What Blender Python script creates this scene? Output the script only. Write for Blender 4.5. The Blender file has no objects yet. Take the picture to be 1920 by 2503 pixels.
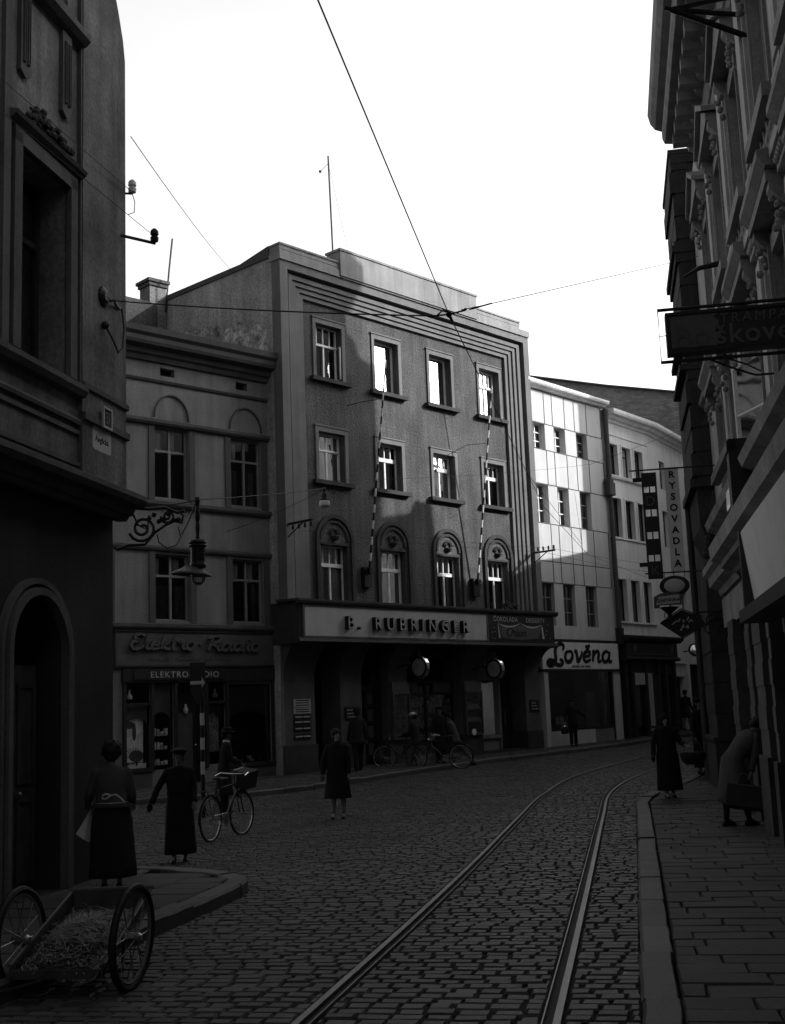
import bpy, bmesh, math, random
import numpy as np
from mathutils import Vector, Matrix
random.seed(7)
rng = np.random.default_rng(11)
R = math.radians
PI = math.pi
scn = bpy.context.scene
COL = scn.collection

# ------------------------------------------------------------------ camera
cam_d = bpy.data.cameras.new('camera')
cam = bpy.data.objects.new('camera', cam_d)
COL.objects.link(cam)
cam_d.sensor_fit = 'HORIZONTAL'
cam_d.sensor_width = 36.0
cam_d.lens = 56.25
cam_d.clip_end = 3000
cam_d.clip_start = 0.05
PITCH, ROLL = R(9.28), R(2.21)
F = Vector((0, math.cos(PITCH), math.sin(PITCH)))
R0 = Vector((1, 0, 0)); U0 = Vector((0, -math.sin(PITCH), math.cos(PITCH)))
RR = math.cos(ROLL)*R0 - math.sin(ROLL)*U0
UU = math.sin(ROLL)*R0 + math.cos(ROLL)*U0
m = Matrix((RR, UU, -F)).transposed().to_4x4()
m.translation = Vector((0, 0, 1.85))
cam.matrix_world = m
scn.camera = cam

# ------------------------------------------------------------------ sky, sun, exposure
SUN_AZ, SUN_EL = 91.0, 28.0
w = bpy.data.worlds.new('World'); scn.world = w; w.use_nodes = True
nt = w.node_tree; nt.nodes.clear()
sky = nt.nodes.new('ShaderNodeTexSky'); sky.sky_type = 'NISHITA'; sky.sun_disc = False
sky.sun_elevation = R(SUN_EL); sky.sun_rotation = R(SUN_AZ)
sky.dust_density = 6.0; sky.air_density = 1.0; sky.ozone_density = 1.0
bw = nt.nodes.new('ShaderNodeRGBToBW')
wtc = nt.nodes.new('ShaderNodeTexCoord'); wsep = nt.nodes.new('ShaderNodeSeparateXYZ'); nt.links.new(wtc.outputs['Generated'], wsep.inputs[0])
wmr = nt.nodes.new('ShaderNodeMapRange'); wmr.interpolation_type = 'SMOOTHSTEP'        # added brightening low in the sky, plain sky overhead
for i_, v_ in ((1, .50), (2, .80), (3, 1.0), (4, 0.0)): wmr.inputs[i_].default_value = v_
nt.links.new(wsep.outputs['Z'], wmr.inputs[0])
wmy = nt.nodes.new('ShaderNodeMapRange'); wmy.interpolation_type = 'SMOOTHSTEP'        # ... kept to the view direction, so the street walls get less of it
for i_, v_ in ((1, .05), (2, .60), (3, 0.0), (4, 1.0)): wmy.inputs[i_].default_value = v_
nt.links.new(wsep.outputs['Y'], wmy.inputs[0])
wk = nt.nodes.new('ShaderNodeMath'); wk.operation = 'MULTIPLY'; nt.links.new(wmr.outputs[0], wk.inputs[0]); nt.links.new(wmy.outputs[0], wk.inputs[1])
wk2 = nt.nodes.new('ShaderNodeMath'); wk2.operation = 'MULTIPLY_ADD'; wk2.inputs[1].default_value = 2.45; wk2.inputs[2].default_value = 1.0; nt.links.new(wk.outputs[0], wk2.inputs[0])
wmul = nt.nodes.new('ShaderNodeMath'); wmul.operation = 'MULTIPLY'; nt.links.new(wk2.outputs[0], wmul.inputs[1])
bg = nt.nodes.new('ShaderNodeBackground'); bg.inputs['Strength'].default_value = 0.15
ow = nt.nodes.new('ShaderNodeOutputWorld')
nt.links.new(sky.outputs[0], bw.inputs[0]); 
wn = nt.nodes.new('ShaderNodeTexNoise'); wn.inputs['Scale'].default_value = 3.2; wn.inputs['Detail'].default_value = 5; nt.links.new(wtc.outputs['Generated'], wn.inputs['Vector'])   # faint cloud veil
wv = nt.nodes.new('ShaderNodeMath'); wv.operation = 'MULTIPLY_ADD'; wv.inputs[1].default_value = .30; wv.inputs[2].default_value = .85; nt.links.new(wn.outputs['Fac'], wv.inputs[0])
wc = nt.nodes.new('ShaderNodeMath'); wc.operation = 'MULTIPLY'; nt.links.new(bw.outputs[0], wc.inputs[0]); nt.links.new(wv.outputs[0], wc.inputs[1]); nt.links.new(wc.outputs[0], wmul.inputs[0]); nt.links.new(wmul.outputs[0], bg.inputs[0]); nt.links.new(bg.outputs[0], ow.inputs[0])
sd = bpy.data.lights.new('sun', 'SUN'); sd.energy = 4.2; sd.angle = R(0.5); sd.color = (1, 1, 1)
so = bpy.data.objects.new('sun', sd); COL.objects.link(so)
so.rotation_euler = Vector((math.sin(R(SUN_AZ))*math.cos(R(SUN_EL)), math.cos(R(SUN_AZ))*math.cos(R(SUN_EL)), math.sin(R(SUN_EL)))).to_track_quat('Z', 'Y').to_euler()
so.location = (40, 0, 40)
vs = scn.view_settings
scn.display_settings.display_device = 'sRGB'
vs.view_transform = 'Standard'; vs.look = 'None'; vs.exposure = 0.35; vs.gamma = 1.0
scn.cycles.max_bounces = 6
scn.cycles.diffuse_bounces = 3
scn.cycles.transparent_max_bounces = 12
scn.cycles.use_denoising = True

# ------------------------------------------------------------------ materials (all neutral greys: the photograph is black and white)
def newmat(name):
    mt = bpy.data.materials.new(name); mt.use_nodes = True
    n = mt.node_tree.nodes; n.clear()
    out = n.new('ShaderNodeOutputMaterial'); b = n.new('ShaderNodeBsdfPrincipled')
    mt.node_tree.links.new(b.outputs[0], out.inputs[0])
    return mt, mt.node_tree, b, out
def mathn(nt, op, a, b=None, c=None):
    n = nt.nodes.new('ShaderNodeMath'); n.operation = op
    for i, v in enumerate((a, b, c)):
        if v is None: continue
        if isinstance(v, (int, float)): n.inputs[i].default_value = v
        else: nt.links.new(v, n.inputs[i])
    return n.outputs[0]
def noise(nt, vec, scale, detail=4, rough=.55, stretch=None):
    if stretch:
        mp = nt.nodes.new('ShaderNodeMapping'); mp.inputs['Scale'].default_value = stretch
        nt.links.new(vec, mp.inputs[0]); vec = mp.outputs[0]
    n = nt.nodes.new('ShaderNodeTexNoise'); n.inputs['Scale'].default_value = scale
    n.inputs['Detail'].default_value = detail; n.inputs['Roughness'].default_value = rough
    nt.links.new(vec, n.inputs['Vector']); return n.outputs['Fac']
def surf(name, v, rough=.85, var=.35, scale=1.2, streak=0.0, grain=.15, gscale=30, bump=.25, metal=0.0, spec=.3, island=0.0, bdist=.02):
    mt, nt, b, out = newmat(name)
    tc = nt.nodes.new('ShaderNodeTexCoord'); o = tc.outputs['Object']
    a = noise(nt, o, scale)
    f = mathn(nt, 'MAXIMUM', mathn(nt, 'MULTIPLY_ADD', mathn(nt, 'SUBTRACT', a, .5), 3.4*var, 1.0), .3)
    g = noise(nt, o, gscale, 3)
    f = mathn(nt, 'MULTIPLY', f, mathn(nt, 'MAXIMUM', mathn(nt, 'MULTIPLY_ADD', mathn(nt, 'SUBTRACT', g, .5), 3.0*grain, 1.0), .3))
    if streak:
        s = noise(nt, o, 2.2, 5, .6, (1.6, 1.6, .12))
        f = mathn(nt, 'MULTIPLY', f, mathn(nt, 'MAXIMUM', mathn(nt, 'MULTIPLY_ADD', mathn(nt, 'SUBTRACT', s, .5), 3.2*streak, 1.0), .35))
    if island:
        ge = nt.nodes.new('ShaderNodeNewGeometry')
        f = mathn(nt, 'MULTIPLY', f, mathn(nt, 'MULTIPLY_ADD', mathn(nt, 'SUBTRACT', ge.outputs['Random Per Island'], .5), 2*island, 1.0))
    val = mathn(nt, 'MULTIPLY', f, v)
    cm = nt.nodes.new('ShaderNodeCombineColor')
    for i in range(3): nt.links.new(val, cm.inputs[i])
    nt.links.new(cm.outputs[0], b.inputs['Base Color'])
    b.inputs['Roughness'].default_value = rough; b.inputs['Metallic'].default_value = metal
    b.inputs['Specular IOR Level'].default_value = spec
    if bump:
        bp = nt.nodes.new('ShaderNodeBump'); bp.inputs['Strength'].default_value = bump; bp.inputs['Distance'].default_value = bdist
        nt.links.new(mathn(nt, 'ADD', g, a), bp.inputs['Height']); nt.links.new(bp.outputs[0], b.inputs['Normal'])
    return mt
def brickmat(name, v, mv, bw_, bh, mortar=.012, rough=.8, rot=(0, 0, 0), bump=.6, var=.25):
    mt, nt, b, out = newmat(name)
    tc = nt.nodes.new('ShaderNodeTexCoord'); o = tc.outputs['Object']
    mp = nt.nodes.new('ShaderNodeMapping'); mp.inputs['Rotation'].default_value = rot; nt.links.new(o, mp.inputs[0])
    br = nt.nodes.new('ShaderNodeTexBrick'); nt.links.new(mp.outputs[0], br.inputs['Vector'])
    br.inputs['Scale'].default_value = 1; br.inputs['Brick Width'].default_value = bw_; br.inputs['Row Height'].default_value = bh
    br.inputs['Mortar Size'].default_value = mortar; br.inputs['Mortar Smooth'].default_value = .3
    for k, c in (('Color1', v*(1-var)), ('Color2', v*(1+var)), ('Mortar', mv)): br.inputs[k].default_value = (c, c, c, 1)
    g = noise(nt, o, 3, 5)
    mx = nt.nodes.new('ShaderNodeMixRGB'); mx.blend_type = 'MULTIPLY'; mx.inputs[0].default_value = .6
    nt.links.new(br.outputs['Color'], mx.inputs[1])
    cm = nt.nodes.new('ShaderNodeCombineColor'); gg = mathn(nt, 'MULTIPLY_ADD', g, 1.6, .2)
    for i in range(3): nt.links.new(gg, cm.inputs[i])
    nt.links.new(cm.outputs[0], mx.inputs[2]); nt.links.new(mx.outputs[0], b.inputs['Base Color'])
    bp = nt.nodes.new('ShaderNodeBump'); bp.inputs['Strength'].default_value = bump; bp.inputs['Distance'].default_value = .03; bp.invert = True
    nt.links.new(br.outputs['Fac'], bp.inputs['Height']); nt.links.new(bp.outputs[0], b.inputs['Normal'])
    b.inputs['Roughness'].default_value = rough
    return mt
def glassmat(name, refl=.12, rough=.02, tint=.9):
    mt = bpy.data.materials.new(name); mt.use_nodes = True; nt = mt.node_tree; nt.nodes.clear()
    out = nt.nodes.new('ShaderNodeOutputMaterial')
    tr = nt.nodes.new('ShaderNodeBsdfTransparent'); tr.inputs[0].default_value = (tint, tint, tint, 1)
    gl = nt.nodes.new('ShaderNodeBsdfGlossy'); gl.inputs['Roughness'].default_value = rough
    gl.inputs[0].default_value = (1, 1, 1, 1)
    fr = nt.nodes.new('ShaderNodeFresnel'); fr.inputs[0].default_value = 1.5
    k = mathn(nt, 'MINIMUM', mathn(nt, 'MULTIPLY_ADD', fr.outputs[0], 1.6, refl), 1.0)
    tc = nt.nodes.new('ShaderNodeTexCoord')
    nz = noise(nt, tc.outputs['Object'], 1.7, 1)
    bp = nt.nodes.new('ShaderNodeBump'); bp.inputs['Strength'].default_value = .12; bp.inputs['Distance'].default_value = .02
    nt.links.new(nz, bp.inputs['Height']); nt.links.new(bp.outputs[0], gl.inputs['Normal'])
    mx = nt.nodes.new('ShaderNodeMixShader'); nt.links.new(k, mx.inputs[0]); nt.links.new(tr.outputs[0], mx.inputs[1]); nt.links.new(gl.outputs[0], mx.inputs[2])
    nt.links.new(mx.outputs[0], out.inputs[0]); return mt
M = {}
M['sett'] = surf('granite_sett', 0.046, .55, .45, .45, 0, .35, 60, .4, spec=.4, island=.5)
M['joint'] = surf('joint_earth', .012, .95, .3, 2)
M['flag'] = surf('flagstone', 0.049, .7, .35, .6, 0, .3, 40, .3, island=.25)
M['kerb'] = surf('kerb_granite', 0.08, .6, .3, 1.2, 0, .3, 45, .3, island=.25)
M['rail'] = surf('polished_rail', 0.22, .5, .2, 3, 0, .1, 40, .05, metal=.8)
M['raildark'] = surf('rusty_rail', .02, .8, .3, 3)
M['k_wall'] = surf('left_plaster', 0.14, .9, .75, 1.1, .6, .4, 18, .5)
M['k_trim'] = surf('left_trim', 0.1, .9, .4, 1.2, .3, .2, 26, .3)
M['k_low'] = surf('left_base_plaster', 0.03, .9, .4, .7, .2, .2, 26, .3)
M['e_wall'] = surf('grey_render', 0.165, .9, .28, .8, .3, .3, 24, .4)
M['e_trim'] = surf('grey_trim', .075, .85, .25, 1.2, .2, .15, 30, .2)
M['r_wall'] = surf('rough_cast', 0.082, .95, .42, .8, .5, .6, 16, .9, bdist=.03)
M['r_trim'] = surf('frame_plaster', 0.155, .9, .2, 1.2, .25, .15, 30, .25)
M['r_top'] = surf('parapet_plaster', 0.25, .9, .25, 1.0, .3, .15, 30, .25)
M['r_arch'] = surf('arch_plaster', 0.045, .9, .25, 1.2, .2, .2, 30, .25)
M['r_pier'] = surf('pier_stone', 0.085, .8, .3, 1.2, .2, .2, 30, .2)
M['r_plinth'] = surf('plinth_stone', 0.04, .6, .3, 1.2, .2, .2, 30, .2)
M['gable'] = surf('weathered_gable', 0.33, .95, .42, .8, .35, .45, 14, .8, bdist=.03)
M['peel'] = surf('peeling_plaster', 0.40, .95, .95, 2.6, .2, .8, 9, 1.0, bdist=.05)
M['l_wall'] = surf('white_slabs', 0.50, .7, .10, 1.2, .12, .06, 30, .1)
M['l_joint'] = surf('slab_joint', .08, .8, .1)
M['p_wall'] = surf('cream_render', 0.78, .9, .16, .8, .15, .1, 30, .2)
M['p_trim'] = surf('cream_trim', 0.8, .85, .15, 1.2, .2, .1, 30, .15)
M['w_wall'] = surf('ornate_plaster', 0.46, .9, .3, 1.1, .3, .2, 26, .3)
M['w_pier'] = surf('shop_pier_stone', 0.085, .85, .35, 1.5, .3, .3, 22, .4)
M['w_trim'] = surf('ornate_trim', 0.27, .85, .35, 1.5, .3, .25, 22, .4)
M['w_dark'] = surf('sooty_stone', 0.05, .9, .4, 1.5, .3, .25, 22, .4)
M['roof'] = surf('roof_tiles', .05, .9, .4, 1.5, 0, .5, 12, .6)
M['brick'] = brickmat('chimney_brick', .12, .2, .28, .08, .01, rot=(R(90), 0, 0))
M['backwall'] = brickmat('sooty_gable_brick', .20, .15, .30, .09, .008, rot=(R(90), 0, 0), bump=.3)
M['wframe'] = surf('white_paint', 0.75, .45, .12, 4, 0, .1, 60, .05)
M['gframe'] = surf('grey_paint', 0.2, .5, .15, 4, 0, .1, 60, .05)
M['dframe'] = surf('dark_paint', .025, .45, .2, 4, 0, .1, 60, .05)
M['curtain'] = surf('net_curtain', 0.5, .9, .3, 6, .6, .1, 60, .1)
M['curtain_dk'] = surf('old_curtain', .10, .9, .4, 5, .6, .1, 60, .1)
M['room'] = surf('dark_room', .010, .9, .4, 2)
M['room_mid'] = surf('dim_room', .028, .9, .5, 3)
M['glass'] = glassmat('window_glass', .04)
M['glass_hi'] = glassmat('bright_glass', .55, .03)
M['shopglass'] = glassmat('shop_glass', .01, .03)
M['sign_lt'] = surf('sign_grey', 0.42, .6, .14, 2, .1, .08, 60, .05)
M['sign_wh'] = surf('sign_white', 0.72, .5, .1, 2, .1, .08, 60, .05)
M['sign_dk'] = surf('sign_dark', .02, .5, .2, 2)
M['sign_md'] = surf('sign_mid', 0.08, .55, .3, 3)
M['let_dk'] = surf('letter_dark', .008, .6, .1, 3)
M['let_md'] = surf('letter_mid', .09, .5, .1, 3)
M['let_lt'] = surf('letter_light', .42, .5, .1, 3)
M['paper'] = surf('paper', 0.82, .8, .45, 5, 0, .2, 30, 0)
M['paper2'] = surf('printed_paper', 0.62, .8, .9, 7, 0, .6, 22, 0)
M['iron'] = surf('black_iron', .010, .5, .3, 5, 0, .1, 60, .05)
M['steel'] = surf('worn_steel', .35, .35, .3, 6, metal=.9)
M['chrome'] = surf('bright_metal', .8, .15, .1, 6, metal=1.0, bump=0)
M['wire'] = surf('wire_metal', .012, .6, .1, 5, bump=0)
M['rubber'] = surf('tyre_rubber', .016, .6, .2, 6)
M['enamel'] = surf('white_enamel', .7, .3, .08, 5, bump=0)
M['opal'] = surf('opal_glass', .55, .25, .08, 5, bump=0)
M['wood'] = surf('old_wood', .05, .8, .4, 4, .5, .2, 40, .3)
M['straw'] = surf('straw', 0.3, .9, .7, 6, 0, .6, 30, .5)
M['wicker'] = surf('wicker', .02, .9, .5, 30, 0, .5, 60, .6)
M['leather'] = surf('leather', .028, .5, .3, 6)
M['skin'] = surf('skin', 0.24, .6, .12, 8, 0, .05, 60, .05)
M['skin_dk'] = surf('shaded_skin', .13, .6, .12, 8, 0, .05, 60, .05)
M['hair'] = surf('dark_hair', .010, .7, .3, 20, 0, .3, 60, .3)
M['hair_gr'] = surf('grey_hair', .12, .7, .3, 20, 0, .3, 60, .3)
M['eye'] = surf('dark_eye', .006, .2, 0, 5, bump=0)
M['cloth_bk'] = surf('black_wool', .010, .95, .3, 3, .2, .3, 50, .3)
M['cloth_dk'] = surf('dark_wool', .018, .95, .3, 3, .2, .3, 50, .3)
M['cloth_md'] = surf('grey_cloth', .06, .95, .3, 3, .25, .25, 50, .3)
M['cloth_lt'] = surf('light_cloth', .085, .95, .25, 3, .25, .2, 50, .3)
M['cloth_blouse'] = surf('blouse_cloth', 0.065, .95, .3, 3, .25, .2, 50, .3)
M['cloth_wh'] = surf('white_cloth', .5, .95, .12, 3, .2, .1, 50, .3)
M['shoe'] = surf('black_shoe', .008, .4, .2, 6)
M['stocking'] = surf('stocking', 0.2, .8, .1, 6)
M['flower'] = surf('flower_foliage', .05, .8, .6, 12)

# ------------------------------------------------------------------ mesh helpers
SPLIT = {'cornice', 'shop_pilaster', 'window_surround', 'dark_band', 'white_band', 'string_course', 'pilaster_edge', 'window_sill', 'door_post', 'transom_panel', 'coping',
         'insulator', 'arrow', 'stall_riser', 'plinth', 'cornice_bracket', 'side_lug', 'vent', 'eye', 'shop_joinery', 'door_step', 'canopy_moulding', 'chain', 'poster_stripe',
         'text_line', 'tray_rail', 'shop_moulding', 'apron_tie', 'nose_and_ears', 'body_block', 'hanger_bar', 'case', 'shop_cornice', 'bay', 'pier', 'side_board', 'small_goods', 'curtain_border', 'shaft'}
class MB:
    def __init__(s): s.v = []; s.f = []
    def add(s, vs, fs):
        b = len(s.v); s.v += [tuple(p) for p in vs]; s.f += [tuple(b+i for i in f) for f in fs]; return s
    def box(s, x0, x1, y0, y1, z0, z1):
        if x0 > x1: x0, x1 = x1, x0
        if y0 > y1: y0, y1 = y1, y0
        if z0 > z1: z0, z1 = z1, z0
        return s.add([(x0,y0,z0),(x1,y0,z0),(x1,y1,z0),(x0,y1,z0),(x0,y0,z1),(x1,y0,z1),(x1,y1,z1),(x0,y1,z1)],
              [(3,2,1,0),(4,5,6,7),(0,1,5,4),(1,2,6,5),(2,3,7,6),(3,0,4,7)])
    def prism(s, poly, a0, a1, axis='y'):
        # poly: 2D points in the plane across the axis: axis y -> (x,z); x -> (y,z); z -> (x,y)
        n = len(poly)
        f = {'y': lambda p, a: (p[0], a, p[1]), 'x': lambda p, a: (a, p[0], p[1]), 'z': lambda p, a: (p[0], p[1], a)}[axis]
        vs = [f(p, a0) for p in poly]+[f(p, a1) for p in poly]
        fs = [tuple(range(n))[::-1], tuple(range(n, 2*n))]+[(i, (i+1) % n, n+(i+1) % n, n+i) for i in range(n)]
        return s.add(vs, fs)
    def tube(s, pts, r, n=8, cap=True, closed=False):
        pts = [Vector(p) for p in pts]; k = len(pts)
        rs = r if isinstance(r, (list, tuple)) else [r]*k
        up = None; rings = []
        for i, p in enumerate(pts):
            if closed: t = (pts[(i+1) % k]-pts[i-1])
            else: t = (pts[min(i+1, k-1)]-pts[max(i-1, 0)])
            t.normalize()
            if up is None:
                up = Vector((0, 0, 1)) if abs(t.z) < .9 else Vector((1, 0, 0))
            a = up-t*up.dot(t)
            if a.length < 1e-4: a = Vector((0, 1, 0))-t*t.y
            a.normalize(); up = a; b = t.cross(a)
            rings.append([p+(a*math.cos(2*PI*j/n)+b*math.sin(2*PI*j/n))*rs[i] for j in range(n)])
        vs = [q for rg in rings for q in rg]; fs = []
        for i in range(k if closed else k-1):
            i2 = (i+1) % k
            for j in range(n): fs.append((i*n+j, i*n+(j+1) % n, i2*n+(j+1) % n, i2*n+j))
        if cap and not closed: fs += [tuple(range(n))[::-1], tuple((k-1)*n+j for j in range(n))]
        return s.add(vs, fs)
    def lathe(s, prof, c=(0, 0, 0), n=16, axis='z'):
        vs = []; fs = []
        for (r, h) in prof:
            for j in range(n):
                a = 2*PI*j/n; x, y = r*math.cos(a), r*math.sin(a)
                q = {'z': (x, y, h), 'y': (x, h, y), 'x': (h, x, y)}[axis]
                vs.append((q[0]+c[0], q[1]+c[1], q[2]+c[2]))
        for i in range(len(prof)-1):
            for j in range(n): fs.append((i*n+j, i*n+(j+1) % n, (i+1)*n+(j+1) % n, (i+1)*n+j))
        fs += [tuple(range(n))[::-1], tuple((len(prof)-1)*n+j for j in range(n))]
        return s.add(vs, fs)
    def ball(s, c, r, n=10, m=7):
        rx, ry, rz = (r, r, r) if isinstance(r, (int, float)) else r
        vs = [(c[0], c[1], c[2]-rz)]; fs = []
        for i in range(1, m):
            t = PI*i/m
            for j in range(n): a = 2*PI*j/n; vs.append((c[0]+rx*math.sin(t)*math.cos(a), c[1]+ry*math.sin(t)*math.sin(a), c[2]-rz*math.cos(t)))
        vs.append((c[0], c[1], c[2]+rz)); L = len(vs)-1
        for j in range(n): fs.append((0, 1+(j+1) % n, 1+j)); fs.append((L, L-n+j, L-n+(j+1) % n))
        for i in range(m-2):
            for j in range(n): a = 1+i*n; fs.append((a+j, a+(j+1) % n, a+n+(j+1) % n, a+n+j))
        return s.add(vs, fs)
    def loft(s, rings, cap=True):
        n = len(rings[0]); vs = [q for r in rings for q in r]; fs = []
        for i in range(len(rings)-1):
            for j in range(n): fs.append((i*n+j, i*n+(j+1) % n, (i+1)*n+(j+1) % n, (i+1)*n+j))
        if cap: fs += [tuple(range(n))[::-1], tuple((len(rings)-1)*n+j for j in range(n))]
        return s.add(vs, fs)
    def profile(s, prof, x0, x1):
        """moulding: prof = [(y,z)...] closed polygon, run along x"""
        return s.prism(prof, x0, x1, 'x')
    def build(s, name, mat, parent=None, smooth=False, loc=None, rot=None):
        if name in SPLIT and parent:
            cl = s.clusters()
            if len(cl) > 1:
                os_ = []
                for vs_, fs_ in cl: q = MB(); q.v = vs_; q.f = fs_; os_.append(q._build(name, mat, parent, smooth, loc, rot))
                return os_[0]
        return s._build(name, mat, parent, smooth, loc, rot)
    def clusters(s, eps=.012):
        n = len(s.v); par = list(range(n))
        def fd(a):
            while par[a] != a: par[a] = par[par[a]]; a = par[a]
            return a
        for f in s.f:
            for i in f[1:]: par[fd(i)] = fd(f[0])
        g = {}
        for i in range(n): g.setdefault(fd(i), []).append(i)
        ks = list(g); bb = [(np.array([s.v[i] for i in g[k]]).min(0)-eps/2, np.array([s.v[i] for i in g[k]]).max(0)+eps/2) for k in ks]
        cp = list(range(len(ks)))
        def fc(a):
            while cp[a] != a: cp[a] = cp[cp[a]]; a = cp[a]
            return a
        for i in range(len(ks)):
            for j in range(i+1, len(ks)):
                if (bb[i][0] <= bb[j][1]).all() and (bb[j][0] <= bb[i][1]).all(): cp[fc(i)] = fc(j)
        out = {}
        for i, k in enumerate(ks): out.setdefault(fc(i), set()).update(g[k])
        res = []
        for st in out.values():
            idx = sorted(st); mp = {a: b for b, a in enumerate(idx)}
            res.append(([s.v[i] for i in idx], [tuple(mp[i] for i in f) for f in s.f if f[0] in st]))
        return res
    def _build(s, name, mat, parent=None, smooth=False, loc=None, rot=None):
        me = bpy.data.meshes.new(name); me.from_pydata(s.v, [], s.f); me.update()
        bm = bmesh.new(); bm.from_mesh(me); bmesh.ops.recalc_face_normals(bm, faces=bm.faces); bm.to_mesh(me); bm.free()
        if smooth:
            me.polygons.foreach_set('use_smooth', [True]*len(me.polygons))
        me.materials.append(M[mat] if isinstance(mat, str) else mat)
        o = bpy.data.objects.new(name, me); COL.objects.link(o)
        if parent: o.parent = parent
        if loc: o.location = loc
        if rot: o.rotation_euler = rot
        return o
def tag(o, label=None, cat=None, group=None, kind=None):
    if label: o['label'] = label
    if cat: o['category'] = cat
    if group: o['group'] = group
    if kind: o['kind'] = kind
    return o
def thing(name, label, cat, loc=(0, 0, 0), rz=0.0, group=None):
    o = bpy.data.objects.new(name, None); COL.objects.link(o); o.empty_display_size = .2
    o.location = loc; o.rotation_euler = (0, 0, rz); return tag(o, label, cat, group)
def facade(O, ang): return (O[0], O[1], 0.0), R(90-ang)     # local x along the wall, y into the building
class Fr:
    def __init__(s, O, ang):
        a = R(ang); s.O = Vector((O[0], O[1], 0)); s.u = Vector((math.sin(a), math.cos(a), 0)); s.n = Vector((-s.u.y, s.u.x, 0)); s.rz = R(90-ang); s.ang = ang
    def w(s, x, y, z=0.0): return s.O+s.u*x+s.n*y+Vector((0, 0, z))
def fthing(fr, mbx, name, mat, lab, cat, group=None, kind=None):
    return tag(mbx.build(name, mat, None, loc=fr.O, rot=(0, 0, fr.rz)), lab, cat, group, kind)
def gz(y): return max(0.0, (y-28)*.022)
def wall(mb, x0, x1, z0, z1, holes, y=0.0, depth=.25):
    xs = sorted({x0, x1, *[h[0] for h in holes], *[h[1] for h in holes]}); zs = sorted({z0, z1, *[h[2] for h in holes], *[h[3] for h in holes]})
    for i in range(len(xs)-1):
        for j in range(len(zs)-1):
            cx, cz = (xs[i]+xs[i+1])/2, (zs[j]+zs[j+1])/2
            if any(h[0] < cx < h[1] and h[2] < cz < h[3] for h in holes): continue
            mb.add([(xs[i], y, zs[j]), (xs[i+1], y, zs[j]), (xs[i+1], y, zs[j+1]), (xs[i], y, zs[j+1])], [(0, 1, 2, 3)])
    for a, b, c, d in holes:
        mb.add([(a,y,c),(a,y+depth,c),(a,y+depth,d),(a,y,d)], [(0,1,2,3)]); mb.add([(b,y,c),(b,y+depth,c),(b,y+depth,d),(b,y,d)], [(0,1,2,3)])
        mb.add([(a,y,c),(b,y,c),(b,y+depth,c),(a,y+depth,c)], [(0,1,2,3)]); mb.add([(a,y,d),(b,y,d),(b,y+depth,d),(a,y+depth,d)], [(0,1,2,3)])
def frame_rect(mb, x0, x1, z0, z1, w_, y0, y1):
    mb.box(x0, x1, y0, y1, z0, z0+w_); mb.box(x0, x1, y0, y1, z1-w_, z1)
    mb.box(x0, x0+w_, y0, y1, z0+w_, z1-w_); mb.box(x1-w_, x1, y0, y1, z0+w_, z1-w_)
def curtain_mesh(x0, x1, z0, z1, y, amp=.02, wl=.09):
    mb = MB(); n = max(4, int((x1-x0)/wl*4)); vs = []
    for i in range(n+1):
        x = x0+(x1-x0)*i/n; yy = y+amp*math.sin((x-x0)/wl*2*PI+math.sin(x*9))
        vs += [(x, yy, z0), (x, yy*1.0+.0, z1)]
    mb.add(vs, [(2*i, 2*i+2, 2*i+3, 2*i+1) for i in range(n)]); return mb
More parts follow.
